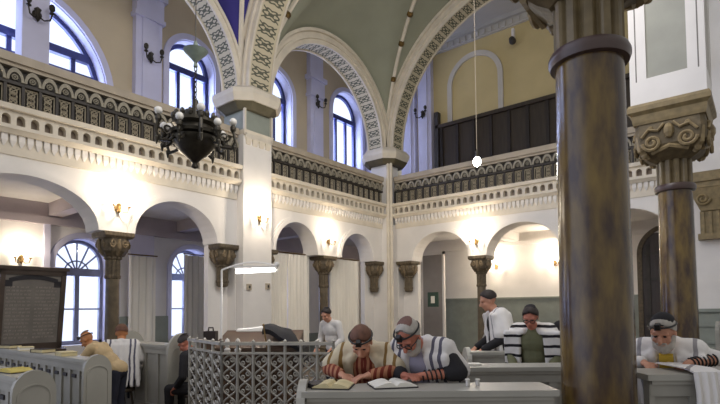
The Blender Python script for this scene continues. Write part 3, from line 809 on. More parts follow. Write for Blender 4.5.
m = MB().lathe([(.0, 1.02), (.03, 1.04), (.02, 1.1), (.07, 1.16), (.15, 1.24), (.17, 1.27), (.05, 1.3), (.02, 1.4)], c, 20); m.build('canopy', M_patina, t, smooth=True)
m = MB().tube([(cx, cy, cz + 1.35), (cx, cy, 11)], .008, 5); m.build('cable', M_bronze, t)
# pendant bulb
px, py, pz = -3.96, 8.25, 4.14
t = thing('pendant_lamp', 'bright bare pendant bulb on a long cable before the rear gallery', 'lamp', (px, py, pz))
MB().ball((px, py, pz), (.07, .07, .085), 20).build('bulb', M_pend, t, smooth=True)
MB().lathe([(.03, .08), (.035, .1), (.03, .2), (.01, .22)], (px, py, pz), 12).build('socket', M_bronze, t)
MB().tube([(px, py, pz + .2), (px, py, 10.9)], .006, 5).build('cable', M_rail, t)
ld = bpy.data.lights.new('pendant_light', 'POINT'); ld.energy = 50; ld.color = (1, .97, .92); ld.shadow_soft_size = .12
lo = bpy.data.objects.new('pendant_light', ld); C.objects.link(lo); lo.location = (px, py, pz - .25)

# sign board ----------------------------------------------------------------------
t = thing('notice_board', 'dark brown framed notice board with pale lettering leaning at the left edge', 'sign', (-9.1, 2.9, 0))
Ms = Matrix.Translation((-9.12, 2.86, .90)) @ Matrix.Rotation(PI / 2, 4, 'Z') @ Matrix.Rotation(radians(8), 4, 'X')
W, H = .46, 1.27
m = MB()
for b in ((-W, W, -.03, .03, 0, .1), (-W, W, -.03, .03, H - .08, H), (-W, -W + .07, -.03, .03, 0, H), (W - .07, W, -.03, .03, 0, H)): m.box(*b, Ms)
m.box(-W - .03, W + .03, -.05, .04, H, H + .05, Ms); m.build('frame', M_signfr, t)
m = MB().box(-W + .05, W - .05, -.01, .02, .05, H - .05, Ms); m.build('panel', M_sign, t)
m = MB(); K = 14
for k in range(K):
    a, b = -1 + 2 * k / K, -1 + 2 * (k + 1) / K
    f = lambda q: 1.06 + .06 * (1 - q * q)
    m.hexa([Ms @ V(q) for q in ((.34 * a, -.016, f(a)), (.34 * b, -.016, f(b)), (.34 * b, -.008, f(b)), (.34 * a, -.008, f(a)), (.34 * a, -.016, f(a) + .07), (.34 * b, -.016, f(b) + .07), (.34 * b, -.008, f(b) + .07), (.34 * a, -.008, f(a) + .07))])
for s in (-1, 1): m.box(s * .34 - .05, s * .34 + .05, -.016, -.008, 1.0, 1.1, Ms)
m.build('ribbon', M_signdk, t)
m = MB()
for row in range(15):
    z = .98 - row * .057
    for col in (-1, 1):
        x = -.36 if col < 0 else .03
        e = x + .33
        while x < e - .03:
            w_ = random.uniform(.03, .08); w_ = min(w_, e - x)
            # little block letters: strokes
            q = x
            while q < x + w_ - .008:
                m.box(q, q + .005, -.014, -.009, z, z + .024, Ms)
                if random.random() < .8: m.box(q, q + .013, -.014, -.009, z + .019, z + .024, Ms)
                if random.random() < .4: m.box(q, q + .011, -.014, -.009, z, z + .004, Ms)
                q += .016
            x += w_ + .016
m.build('lettering', M_signtx, t)
m = MB().box(-W - .05, W + .05, -.1, .05, -.1, 0, Ms); m.build('ledge', M_signfr, t)
m = MB()
for s in (-1, 1): m.hexa([V(q) for q in [(-9.2, 2.86 + s * .4 - .04, 0), (-9.1, 2.86 + s * .4 - .04, 0), (-9.1, 2.86 + s * .4 + .04, 0), (-9.2, 2.86 + s * .4 + .04, 0), (-9.2, 2.86 + s * .4 - .04, .95), (-9.1, 2.86 + s * .4 - .04, .95), (-9.1, 2.86 + s * .4 + .04, .95), (-9.2, 2.86 + s * .4 + .04, .95)]])
m.build('leg', M_signfr, t)

# pews -------------------------------------------------------------------------------
def rz_of(u): return atan2(u.y, u.x)
def pew(label, p, u, L_, H_=1.0, npan=3, left_end=True, right_end=True, group='grey painted pews', endH=.05, plates=False, depth=.36, seat=True):
    """p = floor point of the near left corner, u = unit direction along the row; local x along row, local -y is the near side"""
    t = thing('pew', label, 'pew', (0, 0, 0), group)
    m = MB().box(0, L_, .02, .06, 0.05, H_ - .02)
    w = L_ / npan
    for k in range(npan + 1): m.box(max(0, k * w - .035), min(L_, k * w + .035), 0, .02, .05, H_ - .06)
    m.box(.004, L_ - .004, -.004, .022, H_ - .13, H_ - .037); m.box(.004, L_ - .004, -.004, .022, .06, .2)
    m.build('back_panel', M_pew, t)
    if plates:
        for k in range(npan): MB().box((k + .3) * w, (k + .72) * w, -.003, .021, H_ - .21, H_ - .175).build('name_plate', M_cover, t)
    m = MB().box(-.02, L_ + .02, -.03, depth - .06, H_ - .035, H_); m.box(0.01, L_ - .01, -.015, .05, H_ - .06, H_ - .034); m.build('book_ledge', M_pewtop, t)
    if seat: m = MB().box(0, L_, .38, .75, .42, .46); m.box(0, L_, .4, .44, .05, .42); m.build('seat', M_pew, t)
    for on, x in ((left_end, -.05), (right_end, L_ + .0)):
        if not on: continue
        yc = (depth - .06) / 2; yr = (depth + .06) / 2
        pr = [(0, -.06, 0), (0, depth, 0), (0, depth, H_ - .12)] + [(0, yc + yr * cos(PI * k / 12), H_ - .12 + (.12 + endH) * sin(PI * k / 12)) for k in range(1, 12)] + [(0, -.06, H_ - .12)]
        m = MB().prism([(x + a, b, c) for a, b, c in pr], (.05, 0, 0))
        so = x - .006 if x < 0 else x + .05
        for q0, q1, z0, z1 in ((yc - yr * .8, yc - yr * .7, .3, H_ - .15), (yc + yr * .7, yc + yr * .8, .3, H_ - .15), (yc - yr * .8, yc + yr * .8, .28, .3)): m.box(so, so + .006, q0, q1, z0, z1)
        for k in range(10):
            a, b = PI * k / 10, PI * (k + 1) / 10
            m.hexa([(so + e, yc + r_ * cos(q), H_ - .15 + min(r_, .17) * .8 * sin(q)) for r_ in (yr * .7, yr * .8) for (e, q) in ((0, a), (.006, a), (.006, b), (0, b))])
        m.build('end_panel', M_pewtop, t)
    t.location = p; t.rotation_euler = (0, 0, rz_of(u))
    return t
def pxd(px, d): return cxy((px - 360) / F * d, d)
UB = V((1, 0, 0))
pew('nearest grey pew desk, with open books and leaning men', pxd(305, 2.95), RT2, 1.46, 1.02, 3, True, False, seat=False)
pew('second grey pew desk, half hidden behind the man in glasses', pxd(440, 4.25), RT2, 1.42, 1.0, 3)
pew('third grey pew row, behind the man in the olive jacket', pxd(470, 5.7), RT2, 1.9, 1.0, 4, seat=False, depth=.26)
pew('farthest small grey pew row under the rear arches', pxd(490, 7.6), RT2, 1.8, 1.05, 4)
pew('grey pew desk at right, below the bearded man', pxd(646, 2.98), RT2, .55, 1.10, 2, False, False, seat=False)
pew('long grey pew at far left with several books along its ledge', V((-8.3, 2.24, 0)), UB, 2.86, 1.0, 12, False, True, plates=True, depth=.22, seat=False)
pew('lowest grey pew in the left foreground corner with a yellowed book', V((-6.4, 1.33, 0)), UB, 1.97, 1.0, 7, False, True, plates=True, depth=.24)
pew('short grey pew with rounded end left of the silver railing', V((-7.6, 3.62, 0)), UB, 1.35, 1.03, 4, True, True, endH=.16, seat=False)
pew('grey pew rows against the wainscot at the right edge', V((-.55, 9.2, 0)), UB, 2.5, 1.22, 6, True, False)

# books --------------------------------------------------------------------------------
def open_book(label, loc, rz, w=.15, h=.21, pm=M_paper2, tilt=0):
    t = thing('open_book', label, 'book', (0, 0, 0), 'prayer books on the pews')
    m = MB().box(-w - .006, w + .006, -h / 2 - .005, h / 2 + .005, 0, .006); m.build('cover', M_cover, t)
    for s in (-1, 1):
        m = MB(); n = 6; prof = [(s * w * k / n, .012 + .022 * sin(PI * (k / n) ** .6)) for k in range(n + 1)]
        for a, b in zip(prof, prof[1:]):
            m.hexa([(a[0], -h/2, .006), (b[0], -h/2, .006), (b[0], h/2, .006), (a[0], h/2, .006), (a[0], -h/2, a[1]), (b[0], -h/2, b[1]), (b[0], h/2, b[1]), (a[0], h/2, a[1])])
        m.build('page_block', pm, t)
    m = MB()
    for s in (-1, 1):
        for r_ in range(7): m.box(s * w * .5 - w * .32, s * w * .5 + w * .32, -h * .38 + r_ * h * .115, -h * .38 + r_ * h * .115 + .006, .032, .036)
    t.location = loc; t.rotation_euler = (tilt, 0, rz); m.b.free()
    return t
def shut_book(label, loc, rz, w=.15, h=.21, th=.035, cm=M_cover, pm=M_paper):
    t = thing('closed_book', label, 'book', (0, 0, 0), 'prayer books on the pews')
    m = MB().box(-w/2, w/2, -h/2, h/2, 0, .005); m.box(-w/2, w/2, -h/2, h/2, th - .005, th); m.box(-w/2, -w/2 + .005, -h/2, h/2, 0, th); m.build('cover', cm, t)
    m = MB().box(-w/2 + .005, w/2 - .006, -h/2 + .006, h/2 - .006, .005, th - .005); m.build('page_block', pm, t)
    t.location = loc; t.rotation_euler = (0, 0, rz); return t
RZC = YAW
open_book('open white book before the man in glasses', pxd(391, 3.12) + V((0, 0, 1.022)), RZC + .2, .13)
open_book('open book at the left end of the near pew desk', pxd(333, 3.1) + V((0, 0, 1.022)), RZC - .15, .11, pm=M_paper)
shut_book('dark closed book on the near pew desk beside its rounded end', pxd(316, 3.12) + V((0, 0, 1.022)), RZC + .5, .12, .17, .025)
for i, (x, rz, pm, lb) in enumerate(((-8.05, .3, M_paper, 'closed book on the long left pew, at its far left end'), (-7.45, -.2, M_paper2, 'pale closed book on the long left pew below the notice board'), (-6.85, .2, M_paper, 'yellowed closed book on the long left pew under the window'), (-6.15, -.1, M_paper, 'pale closed book on the long left pew nearest its rounded end'))):
    shut_book(lb, (x, 2.30, 1.002), rz, .24, .17, .045, M_paper if i % 2 else M_cover, pm)
open_book('yellowed open book on the lowest left foreground pew', (-4.85, 1.42, 1.002), .15, .13, .17, mat('yellow_paper', rgb(196, 178, 96), .8, .12, 10))
open_book('white open book at the left edge on the lowest foreground pew', (-5.75, 1.42, 1.002), -.1, .13, .17)
shut_book('white booklet lying on the second pew desk', pxd(470, 4.4) + V((0, 0, 1.002)), RZC, .16, .12, .015, M_paper2, M_paper2)
shut_book('white book on the third pew row beside the big column', pxd(556, 5.85) + V((0, 0, 1.002)), RZC, .3, .2, .04, M_paper2, M_paper2)
for px_, lb in ((466, 'small white cup on the near pew desk, left of two'), (476, 'small white cup on the near pew desk, right of two')):
    p = pxd(px_, 3.1) + V((0, 0, 1.022)); t = thing('small_cup', lb, 'cup', p)
    MB().lathe([(.010, 0), (.012, .035), (.014, .038), (.014, .04)], p, 12).build('body', M_wshirt, t, smooth=True)
    MB().lathe([(.0145, .036), (.0155, .038), (.0145, .042)], p, 12).build('rim', M_paper2, t, smooth=True)

# bimah -------------------------------------------------------------------------------
cA, cB, cC = pxd(190, 5.75), pxd(222, 5.0), pxd(333, 4.9)
def scroll_panel_mesh(w, h):
    m = MB()
    nr = 7; st = h / nr
    for k in range(nr):
        z = st * (k + .5)
        for s in (-1, 1):
            m.tube([(s * (w * .40) * sin(PI * q / 8), 0, z - st * .48 + st * .96 * q / 8) for q in range(9)], .0095, 4)
            m.tube(spiral((s * w * .17, 0, z + s * st * .12), (1, 0, 0), w * .17, 1.3, s, 12), .0085, 4)
        m.ball((0, -.004, z - st * .5), (.016, .012, .016), 6)
    o = m.build('scroll_panel', M_silver); me = o.data; bpy.data.objects.remove(o); return me
def railing(label, a, b, npan, H_=1.18):
    t = thing('bimah_railing', label, 'railing', a, 'silver bimah railings'); u = (b - a); L_ = u.length; u.normalize(); o0 = ORG[t.name]
    Mx = Matrix.Translation(a) @ Matrix.Rotation(rz_of(u), 4, 'Z')
    m = MB().box(0, L_, -.03, .03, H_ - .03, H_, Mx); m.box(0, L_, -.02, .02, H_ - .12, H_ - .10, Mx); m.build('top_rail', M_silver, t)
    m = MB().box(0, L_, -.025, .025, .05, .09, Mx); m.build('bottom_rail', M_silver, t)
    w = L_ / npan
    for k in range(npan + 1):
        p = a + u * (w * k); m = MB().lathe([(.016, 0.0), (.016, H_ + .0), (.02, H_ + .01), (.0, H_ + .03)], p, 8); m.build('post', M_silver, t)
    me = scroll_panel_mesh(w, H_ - .21)
    for k in range(npan):
        ob = bpy.data.objects.new('scroll_panel', me); C.objects.link(ob); ob.parent = t
        ob.location = a + u * (w * (k + .5)) + V((0, 0, .09)) - o0; ob.rotation_euler = (0, 0, rz_of(u))
railing('silver scrollwork railing of the bimah, short section turned away at left', cA, cB, 4)
railing('silver scrollwork railing of the bimah, long front section before the reading table', cB, cC, 7)
# platform and reading table
inn = (cA + cC) / 2 + FW2 * .9
struct(MB().prism([cA + FW2 * .06 + RT2 * .06 , cB + FW2 * .08, cC + FW2 * .08, cC + FW2 * 1.7, cA + FW2 * 1.2 + RT2 * .06], (0, 0, .04)).build('floor_bimah', M_bimah))
tb = pxd(262, 5.55)
Mt = Matrix.Translation(tb) @ Matrix.Rotation(YAW, 4, 'Z')
t = thing('reading_table', 'brown wooden reading table on the bimah behind the silver railing', 'table', tb)
MB().box(-.42, .38, -.22, .3, .05, 1.06, Mt).build('cabinet', M_bimah, t)
m = MB(); m.hexa([Mt @ V(q) for q in ((-.48, -.28, 1.06), (.42, -.28, 1.06), (.42, .36, 1.06), (-.48, .36, 1.06), (-.48, -.28, 1.10), (.42, -.28, 1.10), (.42, .36, 1.26), (-.48, .36, 1.26))]); m.build('sloped_top', M_bimah, t)
m = MB()
for k in range(4): m.box(-.38 + k * .2, -.24 + k * .2, -.235, -.22, .15, .95, Mt)
m.build('door_panel', mat('mid_brown_wood', rgb(98, 74, 54), .5, .2, 4), t)
c0 = tag(MB().hexa([Mt @ V(q) for q in ((-.36, .30, 1.248), (.02, .30, 1.248), (.02, .38, 1.265), (-.36, .38, 1.265), (-.36, .30, 1.262), (.02, .30, 1.30), (.06, .38, 1.32), (-.36, .38, 1.28))]).build('table_cloth', M_whitecloth), 'white cloth edge lying on the sloped reading table', 'cloth')
m = MB(); n = 14; rings = []
for j, (y, s) in enumerate(((-.30, .82), (-.2, 1), (.15, 1.05), (.4, .9))):
    top = []
    for k in range(n + 1):
        q = k / n; x = .06 + .42 * q; z = (1.33 - .24 * q ** 1.6 + .015 * sin(9 * q + j)) * (1 if s > .85 else .97)
        top.append((x, y, z))
    rings.append([Mt @ V(p) for p in top] + [Mt @ V((p[0], p[1], p[2] - (.05 if k < n else .2))) for k, p in reversed(list(enumerate(top)))])
m.rings(rings); tag(m.build('velvet_cover', M_velvet, smooth=True), 'black velvet cover draped over the right side of the reading table', 'cloth')
t = thing('brass_rod', 'thin brass rod leaning against the black velvet cover', 'rod', Mt @ V((.1, -.32, 1.05)))
MB().tube([Mt @ V((.13, -.33, 1.02)), Mt @ V((.08, -.33, 1.33))], .008, 6).build('shaft', M_brass, t)
MB().ball(Mt @ V((.08, -.33, 1.34)), .014, 8).build('tip', M_brass, t)
p = pxd(211, 6.0)
t = thing('wooden_box', 'small dark wooden box with a handle standing at the left of the bimah', 'box', p + V((0, 0, 1.0)))
Mb = Matrix.Translation(p) @ Matrix.Rotation(YAW, 4, 'Z')
MB().box(-.07, .07, -.06, .06, 1.12, 1.25, Mb).build('body', mat('very_dark_wood', rgb(38, 26, 24), .5, .2, 5), t)
MB().tube([Mb @ V((-.03, 0, 1.25)), Mb @ V((-.025, 0, 1.29)), Mb @ V((.025, 0, 1.29)), Mb @ V((.03, 0, 1.25))], .01, 6).build('handle', M_black, t)
MB().box(-.09, .09, -.08, .08, 0.05, 1.12, Mb).build('stand', M_bimah, t)
for k, (dx, lb) in enumerate(((-.30, 'small white ornament on the reading table, left of two'), (-.19, 'small white ornament on the reading table, right of two'))):
    p = Mt @ V((dx, -.32, 1.0)); t = thing('table_ornament', lb, 'ornament', p)
    MB().lathe([(.03, .06), (.034, .09), (.014, .11), (.03, .15), (.02, .19), (.0, .21)], p, 12).build('body', M_whitecloth, t, smooth=True)
    MB().lathe([(.036, .04), (.036, .06)], p, 12).build('foot', M_silver, t)
# small shelf those ornaments stand on belongs to the table
tt = [o for o in C.objects if o.name == 'reading_table'][0]
MB().box(-.42, .0, -.38, -.22, 1.0, 1.04, Mt).build('front_shelf', M_bimah, tt)
# fluorescent lamp on two thin poles
t = thing('bimah_lamp', 'white fluorescent reading lamp on a thin pole above the bimah', 'lamp', pxd(222, 5.6))
pl, pr = pxd(221.5, 5.6), pxd(277, 5.6); zl = 1.95
m = MB().tube([pl, pl + V((0, 0, zl))], .012, 6); m.build('pole', M_white, t)
m = MB().ball(pr + V((0, 0, zl + .06)), .03, 8); m.build('end_fitting', M_white, t)
pts = [pl + (pr - pl) * (k / 12) + V((0, 0, zl + .06 * sin(PI * k / 12) + .045 * k / 12)) for k in range(13)]
m = MB().tube(pts, .011, 6); m.build('arched_bar', M_white, t)
u = (pr - pl).normalized(); Ml = Matrix.Translation(pl + V((0, 0, zl - .02))) @ Matrix.Rotation(rz_of(u), 4, 'Z')
Lh = (pr - pl).length
m = MB().box(.15, Lh, -.05, .05, .035, .06, Ml); m.box(.15, Lh, .0501, .07, .0, .055, Ml); m.build('reflector', M_white, t)
m = MB().tube([Ml @ V((.17, -.03, 0)), Ml @ V((Lh - .02, -.03, .02))], .026, 8); m.build('tube', M_tube, t)
ld = bpy.data.lights.new('tube_light', 'AREA'); ld.shape = 'RECTANGLE'; ld.size = .45; ld.size_y = .1; ld.energy = 3; ld.color = (1, .97, .92)
lo = bpy.data.objects.new('tube_light', ld); C.objects.link(lo); lo.location = Ml @ V((Lh / 2 + .1, 0, -.06)); lo.rotation_euler = (0, 0, rz_of(u))

# people ------------------------------------------------------------------------------
PEOPLE = []
def remesh(ob, vox, smooth_it=2):
    md = ob.modifiers.new('r', 'REMESH'); md.mode = 'VOXEL'; md.voxel_size = vox; md.use_smooth_shade = True
    if smooth_it:
        ms = ob.modifiers.new('s', 'SMOOTH'); ms.factor = .5; ms.iterations = smooth_it
def person(label, loc, face, scale=1.0, sit=False, lean=10, side=0, hp=15, hy=0, vox=.010, skin=M_skin, arms=None, top=M_blackcl, legs=M_navy,
           hair=None, bald=False, beard=None, cap=M_blackcl, glasses=False, tallit=None, tefillin=False, strap_arm=None, cap_big=False, tie=None, sleeves=None, tal_open=.1, tal_len=.95, group=None):
    """face = world angle (degrees) the person faces; local +y forward, +x their right"""
    t = thing('person', label, 'person', (0, 0, 0), group)
    la = radians(lean); sd = radians(side)
    hz = .52 if sit else .93
    Rl = Matrix.Rotation(-la, 3, 'X') @ Matrix.Rotation(sd, 3, 'Y')   # forward lean
    hip = V((0, 0, hz))
    def T(x, y, z): return hip + Rl @ V((x, y, z))
    neck = T(0, .01, .53); Rh = Rl @ Matrix.Rotation(radians(-hp) , 3, 'X')
    Rh = Matrix.Rotation(radians(hy), 3, 'Z') @ Rl @ Matrix.Rotation(radians(-hp), 3, 'X')
    hc = neck + Rl @ V((0, .02, .03)) + Rh @ V((0, .02, .12))
    def Hd(x, y, z): return hc + Rh @ V((x, y, z))
    # legs
    if sit:
        kn = [V((s * .12, .44, .50)) for s in (-1, 1)]; an = [V((s * .13, .42, .09)) for s in (-1, 1)]
    else:
        kn = [V((s * .10, .03, .49)) for s in (-1, 1)]; an = [V((s * .105, -.02, .09)) for s in (-1, 1)]
    th = [V((s * .09, 0, hz - .02)) for s in (-1, 1)]
    b = MB()
    for i in (0, 1):
        b.limb(th[i], kn[i], .078, .052); b.limb(kn[i], an[i], .05, .036); b.limb(an[i] + V((0, 0, -.05)), an[i] + V((0, .13, -.06)), .034, .03)
    b.ball(hip + V((0, 0, .02)), (.16, .11, .12), 14, Rl); b.ball(T(0, 0, .2), (.14, .10, .17), 14, Rl); b.ball(T(0, 0, .38), (.165, .105, .16), 14, Rl)
    sh = [T(-.185, 0, .475), T(.185, 0, .475)]
    b.limb(T(-.15, 0, .48), T(.15, 0, .48), .062, .062); b.limb(T(0, 0, .46), neck + Rl @ V((0, .02, .05)), .07, .055)
    # head: skull, jaw, nose, brow, ears
    b.ball(Hd(0, -.012, .03), (.074, .094, .092), 18, Rh); b.ball(Hd(0, .03, -.045), (.058, .062, .070), 16, Rh); b.ball(Hd(0, .055, -.09), (.034, .03, .026), 10, Rh)
    b.limb(Hd(0, .088, .012), Hd(0, .112, -.028), .010, .017, 8); b.limb(Hd(-.045, .076, .028), Hd(.045, .076, .028), .014, .014, 8)
    for s in (-1, 1):
        b.ball(Hd(s * .076, -.005, -.008), (.012, .02, .032), 8, Rh); b.ball(Hd(s * .045, .062, -.03), (.02, .02, .02), 8, Rh)
    b.limb(Hd(-.02, .088, -.06), Hd(.02, .088, -.06), .009, .009, 8)
    # arms
    if arms is None:
        arms = [(T(-.25, .05, .2), T(-.18, .26, .1), None), (T(.25, .05, .2), T(.18, .26, .1), None)]
    else:
        arms = [(V(e), V(w), (V(h) if h is not None else None)) for e, w, h in arms]
    slv = MB(); straps = []
    for i, (e, w, hdir) in enumerate(arms):
        s = -1 if i == 0 else 1
        b.limb(sh[i], e, .052, .042); b.limb(e, w, .042, .029)
        d = (hdir if hdir is not None else (w - e)).normalized()
        nrm = V((0, 0, -1)); nrm = (nrm - d * nrm.dot(d)); nrm = nrm.normalized() if nrm.length > .1 else V((0, 1, 0))
        sv = d.cross(nrm).normalized(); Mh = Matrix((sv, d, nrm)).transposed()
        b.ball(w + d * .045, (.040, .055, .017), 10, Mh); b.limb(w - d*.01, w + d * .02, .028, .026)
        for k, ln in enumerate((.062, .074, .07, .054)):
            f0 = w + d * .088 + sv * ((k - 1.5) * .021); f1 = f0 + d * ln * .55 + nrm * .012; f2 = f1 + d * ln * .4 + nrm * .03
            b.limb(f0, f1, .0098, .0092, 8); b.limb(f1, f2, .0092, .008, 8)
        inner = -s
        tb_ = sv if (sv.x * inner) > 0 else -sv
        q0 = w + d * .022 + tb_ * .03; q1 = q0 + d * .035 + tb_ * .03; q2 = q1 + d * .03 + nrm * .01
        b.limb(q0, q1, .013, .011, 8); b.limb(q1, q2, .011, .009, 8)
    ob = b.build('body', skin, t); remesh(ob, vox, 2)
    # clothes
    g = MB(); g.ball(hip + V((0, 0, .03)), (.178, .128, .13), 14, Rl); g.ball(T(0, 0, .2), (.165, .125, .18), 14, Rl); g.ball(T(0, 0, .37), (.188, .128, .165), 14, Rl)
    g.limb(T(-.16, 0, .475), T(.16, 0, .475), .08, .08); g.limb(T(0, 0, .45), T(0, .005, .53), .085, .072)
    for i, (e, w, hdir) in enumerate(arms):
        short = (strap_arm == i)
        wl = e + (w - e) * (.12 if short else .88)
        g.limb(sh[i], e, .068, .058); g.limb(e, wl, .057, .046)
    ob = g.build('jacket', top, t); remesh(ob, .012, 3)
    if sleeves:
        g = MB()
        for i, (e, w, hdir) in enumerate(arms):
            g.limb(sh[i] + (e - sh[i]) * .4, e, .072, .066); g.limb(e, e + (w - e) * (.25 if strap_arm == i else .86), .066, .058)
        ob = g.build('sleeve', sleeves, t); remesh(ob, .012, 2)
    g = MB()
    for i in (0, 1):
        g.limb(th[i], kn[i], .096, .07); g.limb(kn[i], an[i] + V((0, 0, -.02)), .07, .058)
    g.ball(hip + V((0, 0, -.01)), (.172, .122, .11), 14)
    ob = g.build('trousers', legs, t); remesh(ob, .014, 2)
    for i in (0, 1):
        g = MB(); a = an[i]; g.limb(a + V((0, -.05, -.045)), a + V((0, .15, -.05)), .042, .036); ob = g.build('shoe', M_leather, t, smooth=True)
    # eyes
    for s in (-1, 1):
        MB().ball(Hd(s * .031, .079, .006), (.012, .008, .007), 8, Rh).build('eye', M_hairdk, t)
    if hair:
        g = MB(); zt = .03
        n_ = 24; rings = []
        for j in range(8):
            ph = radians(8 + j * 13.2); ring = []
            for k in range(n_):
                a = 2 * PI * k / n_
                fr = max(0, sin(a))                               # front
                ph2 = min(ph, radians(100 - 52 * fr ** 1.2 if not bald else 100 - 70 * fr))
                ring.append(Hd(.083 * sin(ph2) * cos(a), -.014 + .104 * sin(ph2) * sin(a), .03 + .100 * cos(ph2)))
            rings.append(ring)
        g.rings(rings)
        ob = g.build('hair', hair, t, smooth=True)
        sd_ = ob.modifiers.new('t', 'SOLIDIFY'); sd_.thickness = .012; sd_.offset = 0
    if beard:
        g = MB(); g.ball(Hd(0, .05, -.095), (.055, .05, .06), 12, Rh)
        for s in (-1, 1): g.limb(Hd(s * .066, .01, -.03), Hd(s * .045, .05, -.09), .02, .03, 8)
        g.limb(Hd(-.03, .092, -.047), Hd(.03, .092, -.047), .010, .010, 8)
        ob = g.build('beard', beard, t); remesh(ob, .008, 2)
    if cap:
        g = MB(); rings = []; r_ = 1.0
        mx_ = 62 if cap_big else 42
        for j in range(7):
            ph = radians(2 + (mx_ - 2) * j / 6); rings.append([Hd(.090 * sin(ph) * cos(2*PI*k/20), -.03 + .108 * sin(ph) * sin(2*PI*k/20), .034 + (.112 if cap_big else .104) * cos(ph)) for k in range(20)])
        g.rings(rings); ob = g.build('kippah', cap, t, smooth=True)
    if glasses:
        g = MB()
        for s in (-1, 1):
            g.tube([Hd(s * .034 + .026 * cos(2*PI*k/12), .102, .004 + .02 * sin(2*PI*k/12)) for k in range(12)], .004, 5, closed=True)
            g.tube([Hd(s * .06, .1, .008), Hd(s * .08, .05, .008), Hd(s * .082, -.02, .0)], .004, 5)
        g.tube([Hd(-.01, .103, .006), Hd(.01, .103, .006)], .004, 5); g.build('eyeglasses', M_glassdk, t)
    if tefillin:
        g = MB(); g.tube([Hd(.090 * cos(2*PI*k/24), -.012 + .108 * sin(2*PI*k/24), .062 + (.024) * sin(2*PI*k/24)) for k in range(24)], .007, 6, closed=True)
        ob = g.build('head_strap', M_leather, t, smooth=True)
        g = MB(); Mq = Matrix.Translation(Hd(0, .094, .098)) @ Rh.to_4x4(); g.box(-.017, .017, -.015, .018, -.012, .024, Mq); g.box(-.022, .022, -.02, .022, -.02, -.012, Mq); g.build('forehead_box', M_leather, t)
    if strap_arm is not None:
        e, w, _ = arms[strap_arm]; g = MB(); d = (w - e); dn = d.normalized(); a_ = dn.orthogonal().normalized(); b_ = dn.cross(a_)
        pts = []
        for k in range(7 * 12):
            q = .15 + .8 * k / 83; rr = (.042 + (.029 - .042) * q) + .006; an_ = 2 * PI * k / 12
            pts.append(e + d * q + a_ * rr * cos(an_) + b_ * rr * sin(an_))
        g.tube(pts, .006, 5); g.build('arm_strap', M_leather, t)
    if tie is not None:
        g = MB(); Mq = hip.to_4d() and (Matrix.Translation(hip) @ Rl.to_4x4())
        g.hexa([Mq @ V(q) for q in ((-.055, .125, .22), (.055, .125, .22), (.055, .155, .22), (-.055, .155, .22), (-.045, .085, .52), (.045, .085, .52), (.045, .11, .52), (-.045, .11, .52))]); g.build('scarf', tie, t)
    if tallit:
        g = MB()
        # yoke over shoulders and collar roll
        g.limb(T(-.17, -.02, .49), T(.17, -.02, .49), .092, .092)
        for s in (-1, 1):
            g.limb(T(s * .05, -.07, .545), T(s * .10, .07, .50), .035, .04); g.limb(T(s * .17, -.01, .49), T(s * .27, -.02, .30), .095, .075)
        # back sheet
        for k in range(7):
            x = -.24 + .08 * k; g.limb(T(x * .85, -.085, .48), T(x, -.135 - .012 * (k % 2), .44 - tal_len * .55), .045, .03, 8)
        # front lappets
        for s in (-1, 1):
            for k in range(4):
                x = s * (tal_open + .05 * k); yb = .125 - .03 * k
                g.limb(T(x * .9, .085, .49), T(x, yb + .01 * (k % 2), .47 - tal_len * .5), .034, .024, 8)
        for i, (e, w, hd_) in enumerate(arms):
            if strap_arm == i: continue
            g.limb(sh[i] + V((0, 0, .01)), sh[i] + (e - sh[i]) * .8 + V((0, 0, .015)), .086, .082)
        ob = g.build('prayer_shawl', tallit, t); remesh(ob, .011, 4)
    t.location = loc; t.rotation_euler = (0, 0, radians(face) - PI / 2); t.scale = (scale,) * 3
    PEOPLE.append(t)
    return t
def toward_cam(p): return degrees(atan2(-p.y, -p.x))

# man in glasses at the near pew
p = pxd(434, 3.62); p.z = 0; fc = toward_cam(p)
person('man in glasses and grey-striped white shawl, writing over the near pew desk', p, fc - 24, .91, lean=33, side=0, hp=16, hy=-4, vox=.0065, skin=M_skinred, top=M_shirt, legs=M_navy,
       arms=[((-.30, .26, 1.19), (-.07, .42, 1.165), (.7, .4, -.1)), ((.32, .24, 1.19), (.05, .44, 1.165), (-.6, .3, .1))], hair=M_hairgr, bald=True, beard=M_hairgr, cap=mat('maroon_knit_cap', rgb(112, 82, 74), .8, .2, 14), cap_big=False, glasses=True, tallit=M_tal_grey, tefillin=True, strap_arm=0, sleeves=M_blackcl, tal_len=.8)
p = pxd(373, 3.78); p.z = 0; fc = toward_cam(p)
person('man bent low over an open book in a cream shawl at the near pew', p, fc - 14, .88, lean=33, side=0, hp=14, hy=6, vox=.0065, skin=M_skin, top=M_plaid, legs=M_navy,
       arms=[((-.28, .36, 1.23), (-.10, .54, 1.21), (.6, .5, -.1)), ((.28, .36, 1.23), (.12, .54, 1.21), (-.5, .5, -.1))], hair=M_hairbr, cap=None, tallit=M_tal_cream, tefillin=True, beard=None, tal_len=.7, tal_open=.13)
